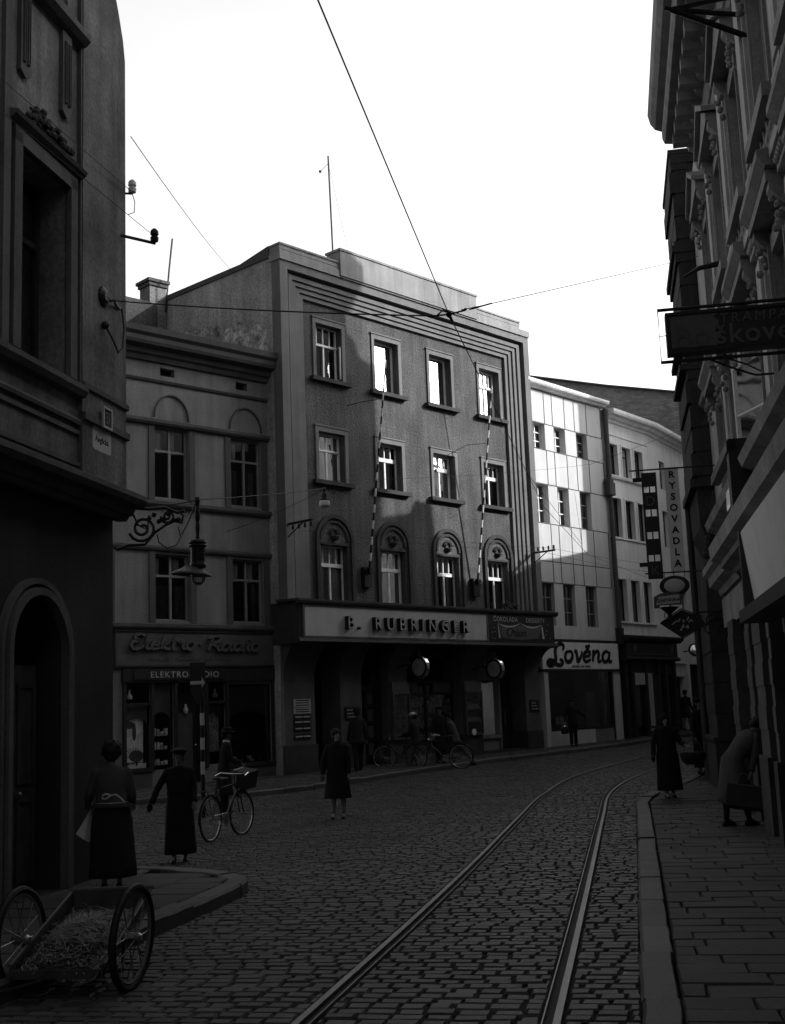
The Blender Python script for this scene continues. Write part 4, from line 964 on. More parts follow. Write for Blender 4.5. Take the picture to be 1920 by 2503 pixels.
for a, b in LX:
    window(Lb, a, b, 11.13, 12.1, .2, 'bars', 'wframe' if a < 2 else 'gframe', 'glass', None, fw=.035)
    window(Lb, a, b, 8.4, 9.82, .2, 'bars', 'wframe' if a < 2 else 'gframe', 'glass', [(.1,.9,0,.95,'curtain_dk')], fw=.035)
    window(Lb, a, b, 4.7, 6.22, .14, 'bars', 'gframe', 'glass', [(.04,.96,0,.95,'curtain_dk')], fw=.035)
mb = MB(); mb.box(-.7, 4.72, -.03, 0, 4.22, 4.66); mb.build('fascia_band', 'l_wall', Lb)
mb = MB(); mb.box(-.7, 4.7, -.07, 0, 4.12, 4.2); mb.box(-.35, 4.58, -.16, .0, 3.05, 3.13); mb.box(4.05,4.12,-.05,.1,.5,3.06); mb.box(-.2,4.0,-.06,.05,.98,1.06); mb.build('shop_joinery', 'dframe', Lb)
mb = MB(); mb.box(-.45, -.2, -.1, .3, .3, 3.05); mb.box(4.12, 4.58, -.1, .3, .3, 3.05); mb.build('shop_pilaster', 'l_wall', Lb)
MB().box(-.2, 2.7, -.06, .2, .4, .98).build('stall_riser', 'l_wall', Lb); MB().box(2.7, 4.0, -.05, .2, .4, .98).build('stall_riser', 'e_wall', Lb); MB().box(-.4, 4.6, -.08, .3, .2, .45).build('plinth', 'e_wall', Lb)
o = MB().add([(-.2,.02,1.06),(4.0,.02,1.06),(4.0,.02,3.05),(-.2,.02,3.05)], [(0,1,2,3)]).build('shop_window', 'shopglass', Lb)
q = MB(); q.box(-.2, 4.1, .55, .6, .4, 3.1); q.box(-.2,4.1,.05,.6,.9,1.02); q.build('display_case', 'room', o)
mb = MB(); mb.add([(.42,.12,1.24),(.66,.12,1.2),(.66,.12,1.48),(.42,.12,1.44)], [(0,1,2,3)]); mb.add([(.70,.12,1.2),(.94,.12,1.24),(.94,.12,1.44),(.70,.12,1.48)], [(0,1,2,3)])
fthing(FL, mb, 'paper_card', 'paper', 'pale folded card low in the dark shop window left of the man with the can', 'card')
mb = MB(); mb.add([(2.7,.3,1.1),(3.4,.3,1.1),(3.4,.34,2.3),(2.8,.34,2.35)], [(0,1,2,3)]); fthing(FL, mb, 'window_cloth', 'sign_md', 'dim hanging cloth at the right of the dark shop window', 'cloth')
t = thing('shop_sign', 'white sign board with big black brush script over the dark shop window', 'sign', FL.w(0,0), FL.rz)
MB().box(-.55, 4.5, -.14, -.02, 3.15, 4.1).build('board', 'sign_wh', t)
script('L', -.22, 3.27, .385, .15, -.155, -.14, 'let_dk', t, sx=2.35, slant=.12)
script('ověna', .80, 3.40, .40, .125, -.155, -.14, 'let_dk', t, sx=1.86, slant=.16)
squiggle(t, 'let_dk', 1.25, 2.5, 3.20, .075, -.148, -.14, (.0,.42,.48,.66,.72,1.0))
t = thing('drain_pipe', 'dark drain pipe with a hopper box between the white and the cream front', 'drain pipe', FL.w(4.72, -.14), FL.rz)
mb = MB(); mb.tube([(0,0,13.3),(0,0,10.2)], .10, 10); mb.tube([(0,0,9.9),(.0,0,4.7),(0,.05,4.3)], .085, 10); mb.build('pipe', 'e_trim', t)
mb = MB(); mb.box(-.22, .16, -.14, .12, 9.85, 10.35); mb.box(-.25,.0,-.17,.12,10.35,10.47); mb.build('hopper', 'e_trim', t)
mb = MB(); mb.box(-.14,.10,-.12,.14,4.1,4.7); mb.build('clamp_box', 'dframe', t)

# ------------------------------------------------------------------ CREAM CURVED BUILDING (P)
FP = Fr((8.413, 47.128), 38.0)
Pb = thing('curved_building', 'cream building whose front bends with the street, with narrow windows in threes', 'building', FP.O, FP.rz)
t2 = R(8.0)                                                   # second leg turned 8 degrees (local axes)
def leg2(x, y): x -= 3.8; return (3.8+x*math.cos(t2)-y*math.sin(t2), x*math.sin(t2)+y*math.cos(t2))
def bend(mb):
    mb.v = [(*(leg2(p[0], p[1]) if p[0] > 3.8 else (p[0], p[1])), p[2]) for p in mb.v]; return mb
PW = [(.27,1.0),(1.37,2.1),(2.43,3.15)]; pw = []
for a, b in PW: pw += [(a, b, 10.78, 12.02), (a, b, 8.30, 9.84), (a, b, 5.0, 6.64)]
PW2 = [(5.1,5.8),(6.9,7.6)]
pw2 = []
for a, b in PW2: pw2 += [(a, b, 10.78, 12.0), (a, b, 8.3, 9.84), (a, b, 5.4, 6.5)]
mb = MB(); wall(mb, .05, 3.8, 4.3, 13.2, pw, 0, .2)
m2 = MB(); wall(m2, 3.8, 16, 3.42, 13.2, pw2, 0, .2); bend(m2); mb.add(m2.v, m2.f); mb.build('front_wall', 'p_wall', Pb)
mb = MB(); pr = [(0,12.86),(-.06,12.88),(-.10,12.96),(-.22,13.0),(-.28,13.08),(-.44,13.12),(-.48,13.2),(-.48,13.32),(.2,13.36),(.2,12.86)]
L0 = [( .05, 0), (3.8, 0), (leg2(16,0))]
def sweep(prof, plan):
    rings = []
    for i, (x, y) in enumerate(plan):
        d0 = Vector((plan[i][0]-plan[i-1][0], plan[i][1]-plan[i-1][1])).normalized() if i else None
        d1 = Vector((plan[i+1][0]-plan[i][0], plan[i+1][1]-plan[i][1])).normalized() if i < len(plan)-1 else None
        d = ((d0 or d1)+(d1 or d0)).normalized(); nrm = Vector((-d.y, d.x))
        rings.append([(x+nrm.x*p[0], y+nrm.y*p[0], p[1]) for p in prof])
    return MB().loft(rings)
cv = [(.05,0),(1.8,-.0),(3.0,0),(3.8,0.0),leg2(5,0),leg2(16,0)]
sweep(pr, cv).build('cornice', 'p_trim', Pb)
sweep([(0,12.36),(-.035,12.37),(-.035,12.42),(0,12.43)], [(.05,0),(3.7,0)]).build('string_course', 'p_trim', Pb)
mb = MB(); mb.profile([(0,10.60),(-.10,10.62),(-.13,10.70),(0,10.74)], .1, 3.4); mb.profile([(0,8.2),(-.06,8.21),(-.06,8.27),(0,8.28)], .1, 3.4); mb.profile([(0,4.90),(-.10,4.92),(-.10,4.99),(0,5.0)], .1, 3.4); mb.build('window_sill', 'p_trim', Pb)
for a, b in PW:
    for z0, z1 in ((10.78,12.02),(8.30,9.84),(5.0,6.64)):
        mb = MB(); mb.box(a-.07, a, -.03, 0, z0, z1+.08); mb.box(b, b+.07, -.03, 0, z0, z1+.08); mb.box(a, b, -.03, 0, z1, z1+.08); mb.build('window_surround', 'p_trim', Pb)
        window(Pb, a, b, z0, z1, .15, 'plain', 'dframe', 'glass', [(.05,.95,0,.9,'curtain_dk')] if z0 < 6 else None, fw=.035)
for a, b in PW2:
    for z0, z1 in ((10.78,12.0),(8.3,9.84),(5.4,6.5)):
        q = window(Pb, a-3.8, b-3.8, z0, z1, .14, 'plain', 'gframe', 'glass', None, fw=.035); q.location = (3.8, 0, 0); q.rotation_euler = (0, 0, t2)
mb = MB(); mb.box(.1, 3.8, .62, 9, 0, 13.2); mb.build('body', 'gable', Pb)
mb = MB(); mb.add([leg2(3.8,.6)+(0,), leg2(16,.6)+(0,), leg2(16,9)+(0,), (3.8,9,0), leg2(3.8,.6)+(13.2,), leg2(16,.6)+(13.2,), leg2(16,9)+(13.2,), (3.8,9,13.2)], [(0,1,2,3),(4,5,6,7),(0,1,5,4),(1,2,6,5),(2,3,7,6),(3,0,4,7)]); mb.build('body', 'gable', Pb)
mb = MB(); mb.add([(.05,.1,13.36),(3.8,.1,13.36),leg2(16,.1)+(13.36,),leg2(16,5)+(14.6,),(3.8,5,14.6),(.05,5,14.6)], [(0,1,4,5),(1,2,3,4)]); mb.build('roof', 'roof', Pb)
# shop front of the cream building
mb = MB(); mb.box(.1, 4.5, -.30, -.0, 3.62, 4.16); mb.profile([(0,4.16),(-.36,4.2),(-.5,4.32),(-.52,4.42),(0,4.46)], -.02, 4.75); mb.profile([(0,3.46),(-.34,3.48),(-.38,3.54),(-.34,3.62),(0,3.64)], .0, 4.6)
for x in (.1, .62, 1.75, 2.9, 3.5, 4.3): mb.box(x, x+.16, -.2, .0, .5, 3.46)
mb.box(.2, .62, -.12, 0, .5, .95); mb.box(1.9, 2.9, -.12, 0, .5, .95); mb.box(.1, 4.5, -.1, 0, 3.0, 3.46)
mb.build('shop_joinery', 'dframe', Pb)
mb = MB(); mb.box(.5, 4.1, -.33, -.31, 3.7, 3.74); mb.box(.6, .9, -.33, -.3, 3.8, 4.1); mb.box(3.9, 4.1, -.33, -.3, 3.8, 4.1); mb.build('shop_moulding', 'sign_md', Pb)
mb = MB(); mb.box(.1, 4.5, .1, .15, .4, 3.5); bx = MB(); bx.box(3.8, 14, .35, .5, .2, 3.45); bend(bx); mb.add(bx.v, bx.f); mb.build('shop_recess', 'room_mid', Pb)
for a, b in ((.78,1.75),(1.91,2.9),(3.06,3.5),(3.66,4.3)): MB().add([(a,-.05,.6 if a > 1 else .95),(b,-.05,.6 if a>1 else .95),(b,-.05,3.0),(a,-.05,3.0)], [(0,1,2,3)]).build('shop_window', 'shopglass', Pb)
mb = MB(); mb.box(4.62, 4.74, -.06, 0, .4, 3.4); bx = MB(); bx.box(4.9,5.0,-.03,.05,.4,3.4); bx.box(6.85, 7.1, -.06, .4, .4, 3.42); bx.box(11,16,-.02,.4,.4,3.42); bx.box(5.0,6.85,.1,.3,2.9,3.42); bend(bx); mb.add(bx.v, bx.f); mb.build('door_post', 'p_wall', Pb)
fthing(FP, MB().box(.82, 1.62, -.22, -.20, 2.55, 3.0), 'notice_board', 'sign_lt', 'small pale notice with four lines of print above the shop door', 'notice')
mb = MB(); mb.box(2.0, 2.4, .0, .1, 1.0, 1.1); mb.box(2.3, 2.45, 0, .06, 1.0, 1.35); mb.box(2.0,2.7,-.14,-.12,.75,.85); mb.box(2.0,2.7,-.14,-.12,.55,.65); fthing(FP, mb, 'window_goods', 'sign_lt', 'small pale goods on the sill of the dark shop window behind the old woman', 'shop goods', kind='stuff')
mb = MB(); 
t = thing('round_mirror', 'small round traffic mirror with a bright reflection on the cream wall', 'mirror', FP.w(5.85, -.45, 3.95), FP.rz)
mb = MB(); mb.lathe([(.0,-.08),(.12,-.065),(.2,-.035),(.25,0)], (0,0,0), 24, 'y'); mb.build('mirror_face', 'chrome', t, smooth=True, rot=(R(-12),0,R(-40)))
mb = MB(); mb.lathe([(.24,-.03),(.28,-.02),(.28,.03),(.0,.06)], (0,0,0), 24, 'y'); mb.build('rim', 'iron', t, rot=(R(-12),0,R(-40))); mb = MB(); mb.tube([(0,.05,0),(0,.5,-.05)], .03, 6); mb.build('bracket', 'iron', t)
# wall with brick gable rising behind
t = thing('gable_wall', 'sooty bare gable wall with a sloping top rising behind the white and cream fronts', 'wall', (0, 58, 0))
MB().prism([(3,0),(3,18.3),(7,17.7),(10.6,17.1),(14.4,16.6),(19,16.2),(19,0)], 0, 5).build('wall', 'backwall', t)
mb = MB(); mb.prism([(3,18.3),(7,17.7),(10.6,17.1),(14.4,16.6),(19,16.2),(19,16.28),(14.4,16.68),(10.6,17.18),(7,17.78),(3,18.38)], -.12, 5.1); mb.build('coping', 'roof', t)

# ------------------------------------------------------------------ RIGHT ORNATE BUILDING (W) and the bay beyond it (N)
FN = Fr((6.1, 24.2), 189.94)
FW = Fr(FN.w(0, .35)[:2], 189.94)
Wb = thing('ornate_building', 'dark ornate street house with heavy cornices, pilasters and window pediments along the right pavement', 'building', FW.O, FW.rz)
WC = [3.6, 6.1, 8.75, 11.4, 14.1, 16.8, 19.5, 22.2]; ww = []
for c in WC: ww += [(c-.55, c+.55, 8.3, 10.2), (c-.55, c+.55, 5.1, 6.9)]
mb = MB(); wall(mb, 0, 34, 4.3, 12.4, ww, 0, .3); mb.build('front_wall', 'w_wall', Wb)
mb = MB(); mb.box(0, 34, .8, 12, 0, 12.4); mb.build('body', 'w_wall', Wb)
mb = MB()
mb.profile([(0,11.6),(-.06,11.62),(-.10,11.75),(-.10,11.95),(-.2,12.0),(-.25,12.15),(-.62,12.2),(-.66,12.3),(-.66,12.45),(-.78,12.5),(-.86,12.62),(-.90,12.8),(0.3,12.9),(.3,11.6)], 2.6, 34)
mb.profile([(0,11.2),(-.05,11.22),(-.09,11.3),(0,11.34)], 0, 34)
mb.build('cornice', 'w_trim', Wb)
mb = MB(); s = 2.9
while s < 30: mb.box(s, s+.22, -.5, 0, 11.95, 12.18); s += .55
mb.build('cornice_bracket', 'w_trim', Wb)
mb = MB(); mb.add([(2.4,-.8,12.86),(34,-.8,12.86),(34,4.5,18.8),(6.5,4.5,18.8),(2.4,9.8,12.86),(34,9.8,12.86)], [(0,1,2,3),(0,3,4),(4,3,2,5)]); mb.build('roof', 'roof', Wb)
def pediment(c, z, kind):
    mb = MB(); w_ = .82
    mb.box(c-w_, c+w_, -.30, .01, z, z+.12); 
    if kind: mb.prism([(c-w_, z+.12), (c+w_, z+.12), (c, z+.52)], -.28, .01); mb.prism([(c-w_-.08, z+.12), (c, z+.56), (c+w_+.08, z+.12), (c+w_+.08, z+.2), (c, z+.66), (c-w_-.08, z+.2)], -.36, .01)
    else: mb.profile([(.01,z+.12),(-.3,z+.14),(-.38,z+.24),(-.38,z+.32),(.01,z+.36)], c-w_-.08, c+w_+.08)
    for sg in (-1, 1):
        x = c+sg*.72
        mb.loft([[(x-.09,-.05,z-.6),(x+.09,-.05,z-.6),(x+.09,0,z-.6),(x-.09,0,z-.6)],[(x-.09,-.14,z-.5),(x+.09,-.14,z-.5),(x+.09,0,z-.5),(x-.09,0,z-.5)],[(x-.09,-.09,z-.3),(x+.09,-.09,z-.3),(x+.09,0,z-.3),(x-.09,0,z-.3)],[(x-.1,-.27,z-.08),(x+.1,-.27,z-.08),(x+.1,0,z-.08),(x-.1,0,z-.08)],[(x-.1,-.27,z),(x+.1,-.27,z),(x+.1,0,z),(x-.1,0,z)]])
        for k in range(6): mb.ball((x+rng.uniform(-.05,.05), -.16-rng.uniform(0,.08), z-.05-.09*k), .05, 6, 4)
    mb.build('window_pediment', 'w_trim', Wb)
for i, c in enumerate(WC):
    for z0, z1, kd in ((8.3, 10.2, 1), (5.1, 6.9, 0)):
        mb = MB(); mb.box(c-.75, c-.55, -.10, .01, z0, z1+.2); mb.box(c+.55, c+.75, -.10, .01, z0, z1+.2); mb.box(c-.55, c+.55, -.10, .01, z1, z1+.2)
        mb.box(c-.62, c-.58, -.14, -.1, z0, z1+.1); mb.box(c+.58, c+.62, -.14, -.1, z0, z1+.1)
        mb.box(c-.85, c+.85, -.26, .01, z0-.16, z0); mb.box(c-.7, c+.7, -.08, .01, z0-.62, z0-.16)
        for k in range(5): x = c-.52+k*.26; mb.lathe([(.04,-.56),(.06,-.48),(.07,-.4),(.04,-.3),(.05,-.18)], (x, -.12, z0), 8)
        mb.build('window_surround', 'w_trim', Wb)
        pediment(c, z1+.3, kd)
        if c < 20: window(Wb, c-.55, c+.55, z0, z1, .2, 'casement', 'gframe', 'glass', [(.05,.45,0,.6,'curtain_dk'),(.6,.95,0,.6,'curtain')], fw=.06)
    p = c+1.32; mb = MB()
    for z0, z1 in ((4.9, 7.5), (8.0, 11.2)):
        mb.box(p-.26, p+.26, -.13, .01, z0, z1); mb.box(p-.18, p+.18, -.17, -.12, z0+.35, z1-.45)
        mb.box(p-.33, p+.33, -.2, .01, z1-.3, z1-.22); mb.box(p-.36, p+.36, -.26, .01, z1-.12, z1); mb.box(p-.31, p+.31, -.18, .01, z0, z0+.22)
        for k in range(5): mb.ball((p-.2+.1*k, -.2, z1-.2), .06, 6, 4)
    mb.build('pilaster', 'w_wall', Wb)
mb = MB(); mb.profile([(0,7.55),(-.06,7.58),(-.09,7.66),(-.16,7.7),(-.18,7.78),(0,7.82)], 0, 34); mb.profile([(0,4.62),(-.3,4.66),(-.46,4.72),(-.5,4.84),(-.46,4.9),(0,4.94)], 3.2, 34); mb.build('string_course', 'w_trim', Wb)
mb = MB()
mb.profile([(0,3.70),(-.32,3.72),(-.36,3.76),(-.52,3.80),(-.54,3.86),(-.66,3.92),(-.68,4.12),(-.60,4.2),(0,4.24)], 5.9, 34)
mb.profile([(0,3.62),(-.26,3.66),(-.30,3.76),(-.44,3.82),(-.46,3.96),(-.54,4.02),(-.54,4.14),(0,4.2)], 2.4, 5.9); mb.box(2.4, 34, -.24, .3, 3.1, 3.6); mb.build('shop_cornice', 'w_trim', Wb)
# ground floor piers and dark openings
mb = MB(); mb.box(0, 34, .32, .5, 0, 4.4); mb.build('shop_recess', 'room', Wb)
PR = [(.9,1.9,-.02),(3.7,4.6,-.30),(5.6,6.2,-.22),(7.4,8.3,-.30),(9.35,9.6,-.34),(10.6,11.4,-.30),(14,15,-.3)]
for a, b, y in PR:
    mb = MB(); mb.box(a, b, y, .4, 1.1, 4.3 if a < 2 else 3.12); 
    z = 1.45
    while z < 3: mb.box(a-.012, b+.012, y-.012, .4, z, z+.30); z += .56
    mb.build('pier', 'w_pier', Wb); MB().box(a-.05, b+.05, y-.05, .4, 0, 1.1).build('pier_plinth', 'w_dark', Wb)
mb = MB(); mb.box(0, 2.4, .0, .3, 3.6, 4.4); mb.build('lintel', 'w_wall', Wb)
mb = MB()
for a, b in ((1.9,3.7),(4.6,5.6),(6.2,7.4),(8.3,9.35),(9.6,10.6)): mb.box(a, a+.06, .05, .3, 0, 3.1); mb.box(b-.06, b, .05, .3, 0, 3.1); mb.box(a, b, .05, .3, .1, .5); mb.box(a, b, .05, .1, 2.3, 2.36)
mb.build('shop_joinery', 'dframe', Wb)
for a, b in ((4.6,5.6),(6.2,7.4),(8.3,9.35)): MB().add([(a,.2,.5),(b,.2,.5),(b,.2,3.1),(a,.2,3.1)], [(0,1,2,3)]).build('shop_window', 'shopglass', Wb)
# open outward sash
mb = MB(); hx, hy, fx, fy = 8.75, -.02, 8.02, -.32
def quad3(p, z0, z1, t=.035):
    (x0, y0), (x1, y1) = p; 
    mb.tube([(x0,y0,z0),(x1,y1,z0),(x1,y1,z1),(x0,y0,z1)], t, 6, closed=True); mb.tube([(x0,y0,z0+(z1-z0)*.42),(x1,y1,z0+(z1-z0)*.42)], t*.6, 6)
quad3(((hx,hy),(fx,fy)), 5.16, 6.3)
q = mb.build('open_sash', 'wframe', Wb); MB().add([(hx,hy,5.18),(fx,fy,5.18),(fx,fy,6.28),(hx,hy,6.28)], [(0,1,2,3)]).build('pane', 'glass_hi', q)
t = thing('display_panel', 'big pale display panel slung under the shop cornice at the right edge', 'sign', FW.w(0,0), FW.rz)
mb = MB(); mb.add([(10.75,-.70,3.70),(20,-.70,3.70),(20,-.60,2.82),(10.75,-.60,2.82),(10.75,-.60,3.70),(20,-.60,3.70),(20,-.5,2.82),(10.75,-.5,2.82)], [(0,1,2,3),(4,5,6,7),(0,1,5,4),(1,2,6,5),(2,3,7,6),(3,0,4,7)]); mb.build('board', 'sign_wh', t)
mb = MB(); mb.box(10.65, 20, -.78, -.4, 2.68, 2.82); mb.box(10.65,10.75,-.72,-.4,2.8,3.72); mb.build('frame', 'dframe', t)
t = thing('show_case', 'narrow dark show case with bright reflecting panes on the wall above the shop cornice', 'show case', FW.w(0,0), FW.rz)
mb = MB(); mb.box(8.9, 9.2, -.6, 0, 4.24, 5.1); mb.box(6.6, 9.2, -.62, -.5, 4.95, 5.08); mb.build('case', 'dframe', t)
MB().box(8.0, 8.5, -.56, -.55, 4.35, 4.6).build('pane', 'chrome', t)
# oriel bay beyond
Nb = thing('corner_bay_house', 'sooty rusticated bay house seen edge-on beyond the ornate house, against the sky', 'building', FN.O, FN.rz)
mb = MB(); mb.box(-2.6, 0, 0.04, 1.5, 6.2, 13.15); mb.box(-9, -.02, .36, 9, 0, 12.0)
z = 6.3; k = 0
while z < 12.9: h_ = .5; mb.box(-2.62, .02, -.01-(.05 if k % 3 == 0 else 0), .33, z, z+h_-.05); z += h_; k += 1
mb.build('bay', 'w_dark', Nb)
mb = MB(); mb.box(-2.8, .03, -.02, 1.5, 12.95, 13.15); mb.box(-2.9, .04, -.05, 1.5, 13.15, 13.25); mb.box(-2.7,.06,-.12,.4,11.0,11.15); mb.box(-2.7,.06,-.15,.4,9.1,9.22); mb.box(-2.7,.06,-.15,.4,8.5,8.62); mb.build('cornice', 'w_dark', Nb)
mb = MB(); mb.box(-2.75, .1, -.12, 1.5, 6.06, 6.22)
mb.loft([[(-2.4,.25,4.4),(-.1,.25,4.4),(-.1,.5,4.4),(-2.4,.5,4.4)],[(-2.5,.18,4.9),(-.05,.18,4.9),(-.05,.5,4.9),(-2.5,.5,4.9)],[(-2.5,.02,5.3),(0,.02,5.3),(0,.5,5.3),(-2.5,.5,5.3)],[(-2.6,.0,6.06),(0,.0,6.06),(0,.5,6.06),(-2.6,.5,6.06)]])
for k in range(12): mb.ball((.0, .1+.03*k*.8, 4.7+.11*k), .09, 7, 5)
mb.build('console', 'w_dark', Nb)
mb = MB(); mb.box(-2.4, -.02, .04, .4, 1.1, 4.5); 
for z in (1.6, 2.2, 2.8, 3.4): mb.box(-2.42, 0.0, .025, .4, z, z+.5)
mb.build('pier', 'w_dark', Nb); mb = MB(); mb.box(-2.5, .0, -.02, .4, 0, 1.06); mb.box(-2.53,.03,-.05,.4,1.06,1.14); mb.build('pier_plinth', 'w_dark', Nb)
mb = MB(); mb.tube([(-2.7,-.02,6.1),(-2.7,-.02,.2)], .07, 8); mb.build('drain_pipe', 'w_dark', Nb)
# rest of the block round the bend (outside the picture, it shades the street)
def block(name, lab, prof, x0, x1):
    t = thing(name, lab, 'building', (x0, prof[0][0], 0))
    mb = MB(); mb.prism([(p[0]-prof[0][0], p[1]) for p in prof], 0, x1-x0, 'x'); mb.build('wall', 'w_wall', t)
    mb = MB(); y0 = prof[0][0]; y1 = prof[-1][0]
    for z in ((4.5, 8, 11.5) if x0 != 16 else (3, 6.5, 9.5)):
        y = y0+1
        while y < y1-2: mb.box(-.02, .05, y-y0, y-y0+1.1, z, z+1.8); y += 2.6
    mb.build('window', 'room', t)
block('tall_block', 'tall plain block hidden behind the ornate house', [(17,0),(17,25.5),(34.6,25.5),(36.3,23.4),(35.85,22.6),(36.0,22.0),(36.6,21.2),(36.7,20.7),(37.15,20.35),(36.95,19.8),(36.7,19.2),(36.7,0)], 14, 24)
block('low_block', 'lower house hidden round the bend beside the tall block', [(36.72,0),(36.72,16.5),(37.3,16.5),(38.2,16.3),(38.4,16.65),(39.0,16.3),(39.1,14.7),(39.6,13.9),(39.95,13.4),(40.3,13.1),(41.0,13.0),(41.8,12.7),(43.3,12.75),(44.2,12.5),(45.7,12.2),(45.7,0)], 16, 25)
block('tall_block', 'tall house hidden furthest round the bend', [(45.75,0),(45.6,12),(45.6,20),(52,19.4),(60,17.5),(60,0)], 19.2, 27)

# ------------------------------------------------------------------ projecting signs on the right
def at_y(x, y, z): return (x, y, z)
t = thing('hanging_sign', 'long dark sign box in a pipe frame reaching out from the right wall', 'sign', (2.95, 12.75, 5.5), R(-9.94))
mb = MB(); mb.box(.09, 1.75, .02, .14, .05, .47); mb.build('box', 'sign_dk', t)
mb = MB(); frame_rect(mb, .07, 1.76, .03, .49, .035, .0, .16); mb.build('frame', 'iron', t)
mb = MB(); n_ = 9; pl = [(.12,.09),(.12,.445),(.62,.445)]+[(.62-.02*(k % 2)-.03*math.sin(k*1.7), .445-.355*k/n_) for k in range(1, n_)]+[(.6,.09)]
mb.prism(pl, .012, .02); mb.build('lit_field', 'let_md', t)  # lit left third of the sign, light put into its colour
mb = MB(); mb.tube([(1.9,.08,-.035),(.0,.08,-.035),(.0,.08,.55),(1.9,.08,.55)], .02, 6); mb.tube([(0,.08,.26),(.08,.08,.26)], .005, 4); mb.build('pipe_frame', 'iron', t)
mb = MB(); mb.tube([(.5,.08,-.04),(.78,.14,-.16),(1.0,.3,-.2),(1.2,.45,-.16)], .012, 6); mb.tube([(.68,.08,-.04),(.9,.14,-.12),(1.05,.3,-.16)], .010, 6); mb.tube([(.66,.08,.0),(.66,.08,-.1)], .012, 6); mb.build('brace', 'iron', t)
text('TRAMPAR', .155, 'let_md', t, (.63, .006, .325), extrude=.002, align='LEFT', space=1.3, shear=.1)
text('Bo', .33, 'sign_md', t, (.15, .008, .10), extrude=.002, align='LEFT', space=1.1)
text('škovec', .31, 'let_md', t, (.58, .006, .10), extrude=.002, align='LEFT', space=1.1, bold=.004)
t = thing('hanging_sign', 'upright dark strip sign with pairs of square openings beside the lettered strip', 'sign', (4.97, 24.0, 4.24), R(-9.94))
mb = MB(); W0, H0 = .29, 2.12; wz = [(.22+.15, ), ]; holes = [(1.38,1.51),(.91,1.04),(.44,.57)]
holes = [(1.72,1.845), (1.24,1.385), (.79,.935), (.345,.475)]
zc_ = 0
for h0, h1 in sorted(holes): mb.box(0, W0, 0, .06, zc_, h0); mb.box(0, .035, 0, .06, h0, h1); mb.box(W0-.035, W0, 0, .06, h0, h1); mb.box(W0/2-.012, W0/2+.012, 0, .06, h0, h1); zc_ = h1
mb.box(0, W0, 0, .06, zc_, H0); mb.build('strip_board', 'sign_dk', t)
mb = MB(); mb.box(-.17, .0, .0, .05, 1.95, 2.03); mb.box(-.15, .0, 0, .05, .25, .33); mb.build('side_lug', 'iron', t)
text('D', .27, 'let_md', t, (W0/2, -.004, 1.46), extrude=.002); text('K', .26, 'let_md', t, (W0/2, -.004, .08), extrude=.002)
t = thing('hanging_sign', 'grey upright strip lettered downwards in dark capitals, hung between two iron bars', 'sign', (5.36, 23.95, 4.36), R(-9.94))
MB().box(.06, .33, 0, .02, 0, 2.08).build('strip_board', 'let_md', t).data.materials[0] = surf('strip_grey', .58, .6, .1, 3)
for k, ch in enumerate('RYSOVADLA'): text(ch, .19, 'let_dk', t, (.195, -.004, 1.87-k*.221), extrude=.003, bold=.006)
mb = MB(); mb.tube([(-.62,.0,2.06),(1.1,.0,2.06)], .016, 6); mb.tube([(-.45,.0,-.01),(.95,0,-.01)], .014, 6); mb.build('hanger_bar', 'iron', t)
t = thing('hanging_sign', 'oval dark rimmed sign with a pale glossy middle hung under the iron bar', 'sign', (5.38, 23.6, 4.055), R(-9.94))
def ellipse(rx, rz, n=32): return [(rx*math.cos(2*PI*i/n), rz*math.sin(2*PI*i/n)) for i in range(n)]
MB().prism(ellipse(.285, .195), -.02, .04).build('rim', 'iron', t)
mb = MB(); mb.ball((0,-.02,0), (.20, .03, .135), 24, 10); mb.build('centre', 'sign_lt', t, smooth=True)
mb = MB()
for k in range(11): a = PI*(.15+.7*k/10); mb.box(.235*math.cos(a)-.008, .235*math.cos(a)+.008, -.028, -.02, .165*math.sin(a)-.012, .165*math.sin(a)+.012)
mb.build('rim_lettering', 'let_md', t)
mb = MB(); mb.tube([(-.18,0,.12),(-.18,0,.30)], .006, 5); mb.tube([(0,0,.18),(0,0,.30)], .006, 5); mb.tube([(.2,0,.12),(.2,0,.30)], .006, 5); mb.build('chain', 'iron', t)
t = thing('tram_stop_sign', 'small framed tram stop sign with dark capitals on a post top, under the oval sign', 'sign', (5.11, 23.0, 3.4), R(-9.94))
mb = MB(); mb.prism([(-.27,.24),(-.27,.40),(-.15,.46),(0,.485),(.15,.46),(.24,.42),(.24,.24)], -.02, .02); mb.box(-.27,-.17,-.02,.02,.19,.25); mb.build('back_plate', 'sign_md', t)
MB().prism([(-.24,.25),(-.18,.40),(.2,.43),(.2,.27)], -.03, -.02).build('plate', 'sign_lt', t)
text('ZASTÁVKA', .082, 'let_dk', t, (.0, -.032, .305), extrude=.002, bold=.002, rot=(R(90), R(-3), 0))
mb = MB(); mb.lathe([(.035,-.02),(.035,.06),(.055,.09),(.16,.18),(.17,.2)], (0,0,0), 12); mb.build('post_head', 'iron', t)
mb = MB(); mb.tube([(-.035,0,.02),(-.09,0,0),(-.1,0,.08),(-.05,0,.1)], .008, 5); mb.build('scroll', 'iron', t)
t = thing('hanging_sign', 'black diamond lantern sign with pale script strokes on a wrought iron arm', 'sign', (5.40, 23.3, 3.30), R(-9.94))
mb = MB(); mb.prism([(-.38,.03),(.0,.26),(.35,.12),(.42,-.02),(.0,-.25)], -.02, .12); mb.build('diamond_board', 'sign_dk', t)
mb = MB(); mb.tube([(-.40,-.03,.03),(.0,-.03,-.27),(.45,-.03,-.02)], .014, 6); mb.tube([(-.40,-.03,.03),(0,-.03,.28),(.38,-.03,.12)], .012, 6); mb.build('rim', 'iron', t)
mb = MB()
